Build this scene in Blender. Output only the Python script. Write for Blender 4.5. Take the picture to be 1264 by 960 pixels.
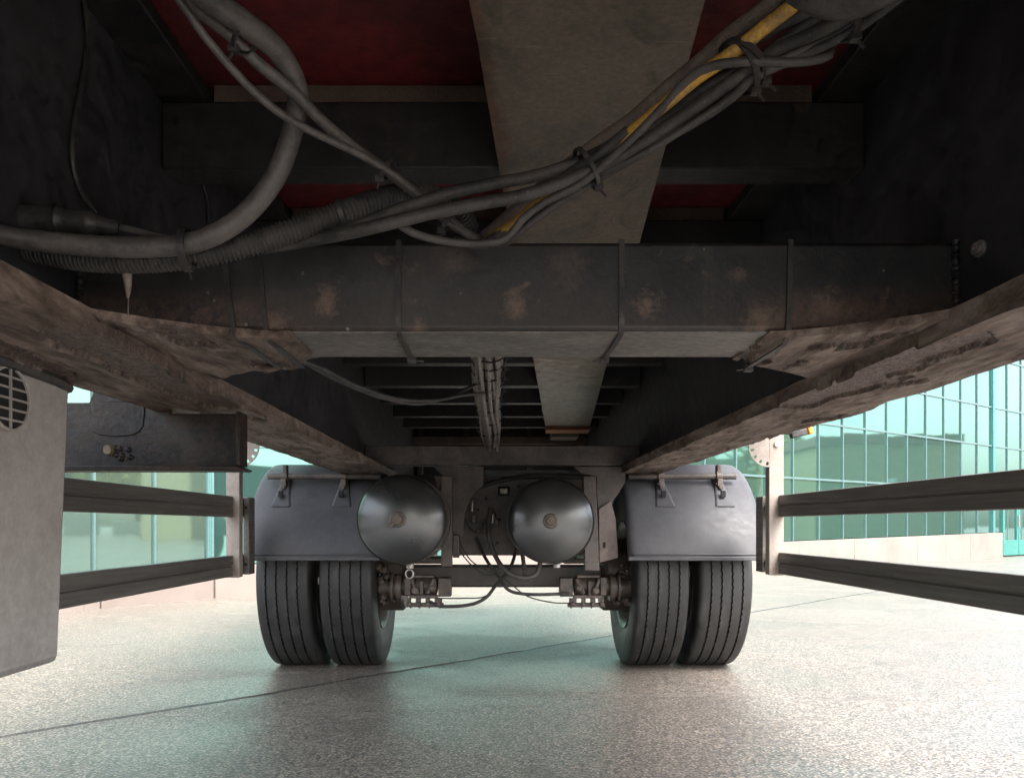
import bpy, math, random
from mathutils import Vector, Matrix, noise

random.seed(7)
scene = bpy.context.scene
for o in list(bpy.data.objects):
    bpy.data.objects.remove(o, do_unlink=True)

# ------------------------------------------------------------------ camera
EYE = 0.776                       # camera height above the asphalt
F, PX, PY = 950.0, 612.0, 649.0   # focal length and vanishing point, in photograph pixels
cam_data = bpy.data.cameras.new("camera")
cam_data.sensor_width = 36.0
cam_data.lens = 36.0 * F / 1264.0
cam_data.shift_x = (632.0 - PX) / 1264.0
cam_data.shift_y = (PY - 480.0) / 1264.0
cam_data.clip_start = 0.02
cam_data.clip_end = 2000
cam = bpy.data.objects.new("camera", cam_data)
scene.collection.objects.link(cam)
cam.location = (0, 0, EYE)
cam.rotation_euler = (math.radians(90), 0, 0)
scene.camera = cam

# ------------------------------------------------------------------ light
SUN_EL, SUN_AZ = math.radians(52), math.radians(150)   # azimuth clockwise from +Y
world = bpy.data.worlds.new("World")
scene.world = world
world.use_nodes = True
wn = world.node_tree
wn.nodes.clear()
w_out = wn.nodes.new("ShaderNodeOutputWorld")
w_bg = wn.nodes.new("ShaderNodeBackground")
w_sky = wn.nodes.new("ShaderNodeTexSky")
w_sky.sky_type = 'NISHITA'
w_sky.sun_disc = False
w_sky.sun_elevation = SUN_EL
w_sky.sun_rotation = SUN_AZ
w_sky.air_density = 1.0
w_sky.dust_density = 4.0
w_bw = wn.nodes.new("ShaderNodeHueSaturation")
w_bw.inputs['Saturation'].default_value = 0.5         # overcast: nearly white sky
wn.links.new(w_sky.outputs[0], w_bw.inputs['Color'])
wn.links.new(w_bw.outputs[0], w_bg.inputs['Color'])
w_bg.inputs['Strength'].default_value = 0.15
wn.links.new(w_bg.outputs[0], w_out.inputs['Surface'])

sun_data = bpy.data.lights.new("sun", 'SUN')
sun_data.energy = 0.7
sun_data.angle = math.radians(25)
sun_data.color = (1.0, 0.975, 0.94)
sun = bpy.data.objects.new("sun", sun_data)
scene.collection.objects.link(sun)
sd = Vector((math.sin(SUN_AZ) * math.cos(SUN_EL), math.cos(SUN_AZ) * math.cos(SUN_EL), math.sin(SUN_EL)))
sun.rotation_euler = (-sd).to_track_quat('-Z', 'Y').to_euler()
sun.location = (0, -5, 12)

scene.view_settings.view_transform = 'Standard'
scene.view_settings.look = 'None'
scene.view_settings.gamma = 1
scene.view_settings.use_curve_mapping = False
scene.view_settings.exposure = 2.75
scene.render.engine = 'CYCLES'
scene.cycles.use_denoising = True
scene.cycles.max_bounces = 14
scene.cycles.diffuse_bounces = 8
scene.cycles.glossy_bounces = 6
scene.cycles.sample_clamp_indirect = 8


# ------------------------------------------------------------------ materials
class NT:
    def __init__(self, name):
        self.m = bpy.data.materials.new(name)
        self.m.use_nodes = True
        self.t = self.m.node_tree
        self.t.nodes.clear()
        self.out = self.t.nodes.new("ShaderNodeOutputMaterial")
        self.b = self.t.nodes.new("ShaderNodeBsdfPrincipled")
        self.link(self.b.outputs[0], self.out.inputs['Surface'])
        self.pos = self.t.nodes.new("ShaderNodeNewGeometry").outputs['Position']

    def link(self, a, b):
        self.t.links.new(a, b)

    def scaled(self, s):
        n = self.t.nodes.new("ShaderNodeVectorMath")
        n.operation = 'MULTIPLY'
        self.link(self.pos, n.inputs[0])
        n.inputs[1].default_value = s
        return n.outputs[0]

    def noise(self, scale, detail=4, rough=0.6, vec=None, dist=0.0):
        n = self.t.nodes.new("ShaderNodeTexNoise")
        n.inputs['Scale'].default_value = scale
        n.inputs['Detail'].default_value = detail
        n.inputs['Roughness'].default_value = rough
        n.inputs['Distortion'].default_value = dist
        self.link(vec if vec is not None else self.pos, n.inputs['Vector'])
        return n.outputs['Fac']

    def voronoi(self, scale, out='Distance', vec=None, feature='F1'):
        n = self.t.nodes.new("ShaderNodeTexVoronoi")
        n.feature = feature
        n.inputs['Scale'].default_value = scale
        self.link(vec if vec is not None else self.pos, n.inputs['Vector'])
        return n.outputs[out]

    def ramp(self, fac, stops, interp='LINEAR'):
        n = self.t.nodes.new("ShaderNodeValToRGB")
        n.color_ramp.interpolation = interp
        e = n.color_ramp.elements
        while len(e) < len(stops):
            e.new(0.5)
        for el, (p, c) in zip(e, stops):
            el.position = p
            el.color = (c, c, c, 1) if isinstance(c, (int, float)) else (*c, 1)
        self.link(fac, n.inputs['Fac'])
        return n.outputs['Color']

    def mix(self, fac, a, b, mode='MIX'):
        n = self.t.nodes.new("ShaderNodeMix")
        n.data_type = 'RGBA'
        n.blend_type = mode
        for sock, v in ((n.inputs[0], fac), (n.inputs[6], a), (n.inputs[7], b)):
            if isinstance(v, (int, float)):
                sock.default_value = v
            elif isinstance(v, tuple):
                sock.default_value = (*v, 1)
            else:
                self.link(v, sock)
        return n.outputs[2]

    def math(self, op, a, b=None):
        n = self.t.nodes.new("ShaderNodeMath")
        n.operation = op
        for s, v in zip(n.inputs, (a, b)):
            if v is None:
                continue
            if isinstance(v, (int, float)):
                s.default_value = v
            else:
                self.link(v, s)
        return n.outputs[0]

    def attr(self, name):
        n = self.t.nodes.new("ShaderNodeAttribute")
        n.attribute_name = name
        return n.outputs['Fac']

    def bump(self, h, strength, dist, prev=None):
        n = self.t.nodes.new("ShaderNodeBump")
        n.inputs['Strength'].default_value = strength
        n.inputs['Distance'].default_value = dist
        self.link(h, n.inputs['Height'])
        if prev is not None:
            self.link(prev, n.inputs['Normal'])
        return n.outputs[0]

    def set(self, **k):
        names = dict(color='Base Color', rough='Roughness', metal='Metallic', normal='Normal', spec='Specular IOR Level',
                     coat='Coat Weight', coat_rough='Coat Roughness', coat_normal='Coat Normal', ior='IOR')
        for key, v in k.items():
            s = self.b.inputs[names[key]]
            if isinstance(v, tuple):
                s.default_value = (*v, 1)
            elif isinstance(v, (int, float)):
                s.default_value = v
            else:
                self.link(v, s)
        return self.m


def worn(name, base, dirt, rough=0.5, amount=0.5, scale=6.0, metal=0.0, rust=None, bump=0.25, spec=0.5, speck=None, stretch=None, gr=0.2):
    """painted or dusty surface: two tones broken up by noise, optional rust spots, pale specks and a fine bump"""
    n = NT(name)
    vec = n.scaled(stretch) if stretch else None
    big = n.noise(scale, 6, 0.65, vec, 0.4)
    fine = n.noise(scale * 9, 4, 0.6, vec)
    sh = (0.5 - amount) * 0.18
    f = n.ramp(n.mix(0.38, big, fine), [(0.415 + sh, 0.0), (0.585 + sh, 1.0)])
    col = n.mix(f, base, dirt)
    grain = n.ramp(n.noise(max(90, scale * 22), 3, 0.75, vec), [(0.32, 1 - gr), (0.5, 1.0), (0.68, 1 + 1.2 * gr)])
    col = n.mix(1.0, col, grain, 'MULTIPLY')
    if rust:
        r = n.ramp(n.noise(scale * 1.3 + 2.1, 7, 0.7, vec, 0.8), [(0.60, 0.0), (0.70, 1.0)])
        r2 = n.math('MULTIPLY', r, n.ramp(n.noise(scale * 14, 3, 0.7), [(0.35, 0.15), (0.65, 1.0)]))
        col = n.mix(r2, col, rust)
    if speck:
        s = n.ramp(n.voronoi(55), [(0.035, 1.0), (0.05, 0.0)])
        col = n.mix(n.math('MULTIPLY', s, 0.7), col, speck)
    rg = n.ramp(fine, [(0.3, max(0.05, rough - 0.12)), (0.7, min(1, rough + 0.15))])
    nm = n.bump(fine, bump, 0.002, n.bump(big, bump * 0.6, 0.006))
    return n.set(color=col, rough=rg, metal=metal, normal=nm, spec=spec)


M = {}
M['black'] = worn('black_chassis_paint', (0.020, 0.020, 0.022), (0.052, 0.047, 0.043), 0.5, 0.42, 5.0, rust=(0.10, 0.058, 0.036), speck=(0.3, 0.26, 0.22))
M['web'] = worn('web_paint', (0.020, 0.0205, 0.025), (0.040, 0.039, 0.043), 0.5, 0.5, 2.5, rust=(0.05, 0.04, 0.025))
M['dark_beam'] = worn('dark_beam_paint', (0.010, 0.010, 0.0105), (0.026, 0.0245, 0.022), 0.55, 0.5, 4.0, rust=(0.06, 0.045, 0.03))
M['red'] = worn('red_floor_paint', (0.17, 0.015, 0.018), (0.085, 0.012, 0.013), 0.6, 0.5, 3.0, gr=0.1)
M['bearer'] = worn('brown_bearer', (0.07, 0.048, 0.038), (0.12, 0.085, 0.06), 0.75, 0.5, 8.0)
M['plate'] = worn('dusty_plate', (0.050, 0.049, 0.047), (0.165, 0.137, 0.105), 0.42, 0.95, 2.6, rust=(0.13, 0.085, 0.06), speck=(0.4, 0.36, 0.3), bump=0.15, spec=0.4)


def plate_mat():
    m_ = M['plate']
    n = NT.__new__(NT)
    n.m, n.t = m_, m_.node_tree
    n.b = [q for q in n.t.nodes if q.type == 'BSDF_PRINCIPLED'][0]
    n.pos = [q for q in n.t.nodes if q.type == 'NEW_GEOMETRY'][0].outputs['Position']
    src = n.b.inputs['Base Color'].links[0].from_socket
    e = n.math('ADD', n.attr('edge'), n.math('MULTIPLY', n.math('SUBTRACT', n.noise(13, 7, 0.7), 0.5), 1.7))
    col = n.mix(n.ramp(e, [(0.58, 0.0), (0.85, 0.9)]), src, (0.13, 0.072, 0.048))
    st = n.noise(5.5, 6, 0.7, n.scaled((1, 0.7, 1)), 1.2)
    col = n.mix(n.ramp(st, [(0.52, 0.0), (0.64, 0.7)]), col, (0.045, 0.042, 0.040))
    sc = n.noise(26, 4, 0.6, n.scaled((0.25, 3.0, 1)), 0.4)
    col = n.mix(n.ramp(sc, [(0.64, 0.0), (0.70, 0.35)]), col, (0.30, 0.27, 0.22))
    n.set(color=col)


plate_mat()
M['plate_end'] = worn('orange_rust', (0.30, 0.13, 0.055), (0.20, 0.085, 0.04), 0.8, 0.5, 20)
M['outrigger'] = worn('tarry_steel', (0.0075, 0.0065, 0.006), (0.034, 0.022, 0.015), 0.45, 0.5, 9.0, rust=(0.075, 0.045, 0.03), bump=0.45, spec=0.35)
M['box'] = worn('pale_box', (0.37, 0.345, 0.325), (0.30, 0.275, 0.255), 0.5, 0.5, 5.0, rust=(0.25, 0.21, 0.18), speck=(0.16, 0.11, 0.08), bump=0.08, gr=0.07)
M['rail'] = worn('weathered_aluminium', (0.160, 0.148, 0.134), (0.105, 0.097, 0.087), 0.5, 0.5, 5.0, metal=0.25, stretch=(1, 0.08, 2.5), bump=0.1, gr=0.12)
M['post'] = worn('dusty_post', (0.30, 0.255, 0.22), (0.24, 0.20, 0.17), 0.6, 0.5, 9.0, gr=0.1)
M['plastic'] = worn('grey_plastic', (0.058, 0.058, 0.063), (0.084, 0.082, 0.085), 0.55, 0.5, 3.0, bump=0.06, spec=0.35, gr=0.08)
M['tank_rim'] = worn('tank_rim', (0.10, 0.11, 0.085), (0.16, 0.14, 0.10), 0.45, 0.5, 25.0, metal=0.4)


def tank_paint():
    n = NT('tank_paint')
    big = n.noise(4, 4, 0.55)
    dust = n.ramp(n.noise(30, 5, 0.7), [(0.5, 0.0), (0.75, 1.0)])
    col = n.mix(n.ramp(big, [(0.35, 0.0), (0.65, 1.0)]), (0.022, 0.0235, 0.024), (0.036, 0.036, 0.035))
    col = n.mix(n.math('MULTIPLY', dust, 0.12), col, (0.11, 0.10, 0.09))
    return n.set(color=col, rough=n.ramp(big, [(0.3, 0.26), (0.7, 0.36)]), metal=0.0, spec=0.75, normal=n.bump(big, 0.06, 0.01),
                 coat=0.35, coat_rough=0.18)


M['tank'] = tank_paint()
M['bung'] = worn('bung', (0.085, 0.07, 0.06), (0.13, 0.105, 0.088), 0.5, 0.5, 40.0, metal=0.4)
M['chassis_brown'] = worn('dusty_chassis', (0.032, 0.029, 0.027), (0.095, 0.078, 0.068), 0.55, 0.6, 9.0, rust=(0.13, 0.082, 0.06))
M['pink_hanger'] = worn('pale_primer', (0.20, 0.155, 0.14), (0.14, 0.11, 0.10), 0.7, 0.5, 22.0)
M['running_gear'] = worn('oily_steel', (0.045, 0.036, 0.030), (0.105, 0.078, 0.062), 0.45, 0.5, 24.0, bump=0.6)
M['axle'] = worn('axle_paint', (0.060, 0.055, 0.050), (0.10, 0.088, 0.078), 0.55, 0.5, 8.0)
M['rim'] = worn('steel_rim', (0.24, 0.22, 0.19), (0.12, 0.105, 0.09), 0.42, 0.5, 14.0, metal=0.55)
M['cable'] = worn('dusty_cable', (0.020, 0.0195, 0.019), (0.062, 0.057, 0.052), 0.62, 0.55, 14.0, bump=0.2, speck=(0.3, 0.28, 0.25))
M['cable_grey'] = worn('grey_cable', (0.030, 0.029, 0.0275), (0.074, 0.068, 0.062), 0.6, 0.5, 18.0, bump=0.2)
M['cable_brown'] = worn('brown_sheath', (0.085, 0.065, 0.055), (0.16, 0.125, 0.10), 0.7, 0.5, 26.0, bump=0.5)
M['hose'] = worn('hose', (0.044, 0.041, 0.0385), (0.098, 0.089, 0.080), 0.55, 0.5, 9.0, bump=0.15, speck=(0.35, 0.32, 0.28))
M['tie'] = worn('tie', (0.018, 0.018, 0.018), (0.045, 0.040, 0.037), 0.5, 0.5, 30.0)
M['yellow'] = worn('yellow_cable', (0.55, 0.31, 0.04), (0.26, 0.16, 0.05), 0.5, 0.6, 22.0)
M['far_cable'] = worn('far_cable', (0.28, 0.255, 0.235), (0.15, 0.135, 0.12), 0.6, 0.5, 20.0)
M['steel'] = worn('bolt_steel', (0.40, 0.38, 0.36), (0.25, 0.22, 0.2), 0.4, 0.5, 30.0, metal=0.6)
M['brass'] = worn('brass', (0.22, 0.17, 0.10), (0.12, 0.09, 0.055), 0.5, 0.5, 60.0)
M['hole'] = worn('hole_black', (0.006, 0.006, 0.006), (0.01, 0.01, 0.01), 0.8, 0.5, 8.0)
M['sealant'] = worn('sealant', (0.22, 0.18, 0.15), (0.14, 0.11, 0.09), 0.6, 0.5, 20.0)
M['amber'] = worn('amber_lens', (0.9, 0.30, 0.02), (0.8, 0.25, 0.02), 0.2, 0.4, 8.0, bump=0.05)


def rubber():
    n = NT('tyre_rubber')
    f = n.noise(18, 5, 0.65)
    s = n.scaled((1, 0.2, 0.2))
    streak = n.ramp(n.noise(30, 4, 0.6, s), [(0.55, 0.0), (0.75, 1.0)])
    col = n.mix(n.ramp(f, [(0.35, 0.0), (0.7, 1.0)]), (0.010, 0.010, 0.0105), (0.024, 0.0235, 0.0235))
    col = n.mix(n.math('MULTIPLY', streak, 0.35), col, (0.11, 0.105, 0.10))
    return n.set(color=col, rough=n.ramp(f, [(0.3, 0.42), (0.7, 0.66)]), normal=n.bump(n.noise(160, 3), 0.2, 0.002))


M['rubber'] = rubber()


def rust_steel():
    """dusty brown steel; the attribute 'flake' marks where scale has broken away down to granular rust"""
    n = NT('rusty_flange')
    st = n.scaled((2.2, 0.55, 2.0))
    a = n.noise(5, 7, 0.65, st, 1.2)
    b = n.noise(16, 6, 0.7, st, 0.6)
    c = n.noise(150, 4, 0.8)
    dust = n.ramp(n.mix(0.45, a, b), [(0.38, (0.022, 0.015, 0.012)), (0.45, (0.085, 0.057, 0.043)), (0.51, (0.15, 0.110, 0.088)), (0.58, (0.23, 0.185, 0.152)), (0.68, (0.17, 0.11, 0.072))])
    grain = n.ramp(n.mix(0.5, n.noise(230, 3, 0.8), n.noise(60, 4, 0.7)), [(0.38, (0.025, 0.013, 0.012)), (0.5, (0.098, 0.064, 0.050)), (0.62, (0.21, 0.158, 0.132))])
    spark = n.ramp(n.voronoi(300, 'Distance'), [(0.12, 1.0), (0.2, 0.0)])
    spark = n.math('MULTIPLY', spark, n.ramp(n.noise(40, 3), [(0.44, 0.0), (0.56, 1.0)]))
    grain = n.mix(spark, grain, (0.62, 0.55, 0.53))  # pale dots painted in for the sparkle of the grains
    fl = n.attr('flake')
    col = n.mix(fl, dust, grain)
    col = n.mix(n.math('MULTIPLY', n.attr('crack'), 0.9), col, (0.012, 0.008, 0.007))
    rg = n.mix(fl, n.ramp(b, [(0.3, 0.75), (0.7, 0.55)]), (0.5, 0.5, 0.5))
    hh = n.mix(fl, n.mix(0.5, b, c), n.noise(240, 3, 0.8))
    return n.set(color=col, rough=rg, normal=n.bump(hh, 0.8, 0.005, n.bump(a, 0.4, 0.01)), spec=0.45)


M['rust'] = rust_steel()


def cross_paint():
    """the big cross member: black paint with dust and rust blooms, a paler, greyer underside"""
    n = NT('cross_member_paint')
    big = n.noise(3.5, 6, 0.65, None, 0.5)
    mid = n.noise(11, 6, 0.7, None, 0.6)
    fine = n.noise(90, 4, 0.7)
    col = n.mix(n.ramp(n.mix(0.4, big, mid), [(0.42, 0.0), (0.60, 1.0)]), (0.011, 0.012, 0.0135), (0.033, 0.0315, 0.030))
    bloom = n.ramp(n.noise(7.3, 5, 0.6, None, 1.0), [(0.60, 0.0), (0.72, 1.0)])
    col = n.mix(n.math('MULTIPLY', bloom, n.ramp(fine, [(0.38, 0.1), (0.6, 1.0)])), col, (0.19, 0.125, 0.085))
    sx = n.t.nodes.new("ShaderNodeSeparateXYZ")
    n.link(n.pos, sx.inputs[0])
    low = n.ramp(n.math('MULTIPLY', n.math('SUBTRACT', 1.165, sx.outputs['Z']), 13.0), [(0.0, 0.0), (1.0, 1.0)])
    ends = n.ramp(n.math('ABSOLUTE', n.math('SUBTRACT', sx.outputs['X'], 0.03)), [(0.30, 0.12), (0.50, 1.0)])
    creep = n.math('MULTIPLY', n.math('MULTIPLY', low, ends), n.ramp(n.mix(0.5, n.noise(9, 6, 0.7), fine), [(0.40, 0.0), (0.58, 1.0)]))
    col = n.mix(creep, col, (0.15, 0.085, 0.058))
    streak = n.ramp(n.noise(16, 5, 0.65, n.scaled((1.6, 1.6, 0.10))), [(0.60, 0.0), (0.75, 0.35)])
    col = n.mix(streak, col, (0.085, 0.066, 0.052))
    for px_, py_, r_, k_ in ((402, 372, 0.040, 1.0), (636, 378, 0.036, 1.0), (800, 374, 0.034, 1.0), (1022, 382, 0.050, 1.0), (516, 404, 0.026, 0.9), (912, 340, 0.022, 0.7),
                             (560, 318, 0.05, 0.45), (700, 330, 0.06, 0.35), (340, 402, 0.04, 1.0), (940, 398, 0.045, 0.9)):
        vd = n.t.nodes.new("ShaderNodeVectorMath")
        vd.operation = 'DISTANCE'
        n.link(n.pos, vd.inputs[0])
        vd.inputs[1].default_value = ((px_ - PX) * 1.24 / F, 1.24, EYE + (PY - py_) * 1.24 / F)
        near = n.math('MULTIPLY', n.math('SUBTRACT', r_, vd.outputs['Value']), 1.0 / r_)
        sp_ = n.ramp(n.math('ADD', near, n.math('MULTIPLY', n.math('SUBTRACT', n.noise(46, 8, 0.85), 0.5), 3.4)), [(0.30, 0.0), (1.0, k_ * 0.75)])
        col = n.mix(sp_, col, (0.155, 0.105, 0.075))
    n_spots = n.ramp(n.voronoi(26), [(0.06, 1.0), (0.09, 0.0)])
    col = n.mix(n.math('MULTIPLY', n_spots, n.ramp(mid, [(0.46, 0.0), (0.56, 0.7)])), col, (0.28, 0.25, 0.22))
    return n.set(color=col, rough=n.ramp(mid, [(0.3, 0.42), (0.7, 0.66)]), normal=n.bump(fine, 0.25, 0.002, n.bump(mid, 0.25, 0.006)))


M['cross'] = cross_paint()
M['cross_under'] = worn('cross_underside', (0.17, 0.158, 0.143), (0.105, 0.095, 0.085), 0.5, 0.6, 6.0, rust=(0.20, 0.115, 0.065), bump=0.15, stretch=(1, 2.2, 1))


def asphalt():
    n = NT('wet_asphalt')
    stone = n.voronoi(112, 'Color')
    sep = n.t.nodes.new("ShaderNodeSeparateColor")
    n.link(stone, sep.inputs[0])
    dist = n.voronoi(112, 'Distance')
    tone = n.ramp(sep.outputs[0], [(0.0, (0.130, 0.112, 0.095)), (0.35, (0.198, 0.170, 0.143)), (0.70, (0.272, 0.233, 0.195)), (0.93, (0.41, 0.36, 0.31)), (1.0, (0.48, 0.34, 0.22))])
    patch = n.noise(0.55, 5, 0.6, None, 0.6)
    tone = n.mix(n.ramp(patch, [(0.4, 0.0), (0.65, 0.35)]), tone, (0.135, 0.117, 0.101))
    oil = n.ramp(n.noise(1.7, 5, 0.6, None, 1.5), [(0.60, 0.0), (0.70, 0.5)])
    tone = n.mix(oil, tone, (0.075, 0.066, 0.058))
    gap = n.ramp(dist, [(0.35, 0.0), (0.75, 1.0)])
    col = n.mix(gap, tone, (0.070, 0.060, 0.051))
    wet = n.ramp(n.noise(0.75, 6, 0.6, n.scaled((0.8, 1.5, 1)), 0.8), [(0.42, 0.0), (0.62, 1.0)])
    hgt = n.math('ADD', n.math('MULTIPLY', dist, -1.0), n.noise(40, 3))
    nm = n.bump(hgt, 0.5, 0.003)
    cn = n.bump(n.noise(60, 4, 0.65), 0.25, 0.003, n.bump(n.voronoi(112), 0.5, 0.003))
    return n.set(color=col, rough=n.ramp(wet, [(0, 0.62), (1, 0.46)]), normal=nm, coat=n.ramp(wet, [(0, 0.28), (1, 0.64)]),
                 coat_rough=n.ramp(wet, [(0, 0.28), (1, 0.16)]), coat_normal=cn, spec=0.5)


M['asphalt'] = asphalt()
M['joint'] = worn('joint_filler', (0.035, 0.032, 0.028), (0.075, 0.068, 0.058), 0.18, 0.5, 40.0, bump=0.5)


def glass_mat(name, tint):
    """solar control glazing: a tinted mirror coat over a dark teal body"""
    n = NT(name)
    w = n.noise(1.6, 2, 0.5)
    n.set(color=tint, metal=0.82, rough=0.035, normal=n.bump(w, 0.06, 0.02))
    return n.m


M['glass'] = glass_mat('teal_glass', (0.112, 0.232, 0.198))
M['glass2'] = glass_mat('teal_glass_b', (0.104, 0.220, 0.189))
M['glass3'] = glass_mat('teal_glass_c', (0.122, 0.243, 0.208))
M['glass_left'] = glass_mat('pale_teal_glass', (0.165, 0.25, 0.21))
M['mullion'] = worn('mullion', (0.10, 0.165, 0.158), (0.085, 0.145, 0.14), 0.4, 0.5, 4.0, metal=0.3, bump=0.05)
M['mullion_dark'] = worn('mullion_dark', (0.06, 0.20, 0.19), (0.05, 0.17, 0.165), 0.4, 0.5, 4.0, metal=0.3, bump=0.05)
M['door'] = worn('door_frame', (0.03, 0.16, 0.135), (0.025, 0.13, 0.11), 0.4, 0.5, 4.0, bump=0.05)
M['inner'] = worn('building_core', (0.03, 0.06, 0.055), (0.04, 0.07, 0.06), 0.8, 0.5, 2.0)


def concrete():
    n = NT('pale_concrete')
    a = n.noise(1.2, 6, 0.6)
    st = n.noise(7, 5, 0.6, n.scaled((1.4, 1.4, 0.12)))
    col = n.mix(n.ramp(a, [(0.35, 0.0), (0.7, 1.0)]), (0.205, 0.168, 0.144), (0.155, 0.127, 0.108))
    col = n.mix(n.ramp(st, [(0.58, 0.0), (0.75, 0.55)]), col, (0.10, 0.085, 0.072))
    return n.set(color=col, rough=0.8, normal=n.bump(n.noise(60, 4), 0.3, 0.004))


M['concrete'] = concrete()
M['tan'] = worn('tan_cladding', (0.36, 0.29, 0.17), (0.30, 0.245, 0.15), 0.7, 0.5, 1.5, stretch=(1, 1, 4))
M['roof'] = worn('roof_trim', (0.22, 0.13, 0.09), (0.17, 0.11, 0.08), 0.7, 0.5, 1.5)
M['white'] = worn('white_door', (0.75, 0.75, 0.72), (0.62, 0.62, 0.6), 0.5, 0.5, 3.0)
M['bark'] = worn('bark', (0.09, 0.065, 0.05), (0.05, 0.04, 0.03), 0.9, 0.5, 12.0)
M['leaf_yellow'] = worn('autumn_leaf', (0.50, 0.36, 0.06), (0.32, 0.28, 0.05), 0.6, 0.5, 1.5, bump=0.05)
M['leaf_green'] = worn('green_leaf', (0.075, 0.12, 0.03), (0.14, 0.16, 0.035), 0.6, 0.5, 1.5, bump=0.05)
M['weed'] = worn('weed_leaf', (0.16, 0.34, 0.04), (0.11, 0.24, 0.03), 0.5, 0.5, 6.0, bump=0.05)
M['grit'] = worn('grit', (0.20, 0.17, 0.14), (0.11, 0.095, 0.08), 0.9, 0.5, 30.0, spec=0.1)
M['block'] = worn('pale_standin', (0.55, 0.52, 0.45), (0.42, 0.40, 0.35), 0.8, 0.5, 3.0)  # pale tone of the stand-ins for distant vans and houses


# ------------------------------------------------------------------ mesh helpers
def at(px, py, Y):
    """the point at depth Y that the photograph shows at pixel px, py"""
    return Vector(((px - PX) * Y / F, Y, EYE + (PY - py) * Y / F))


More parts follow.
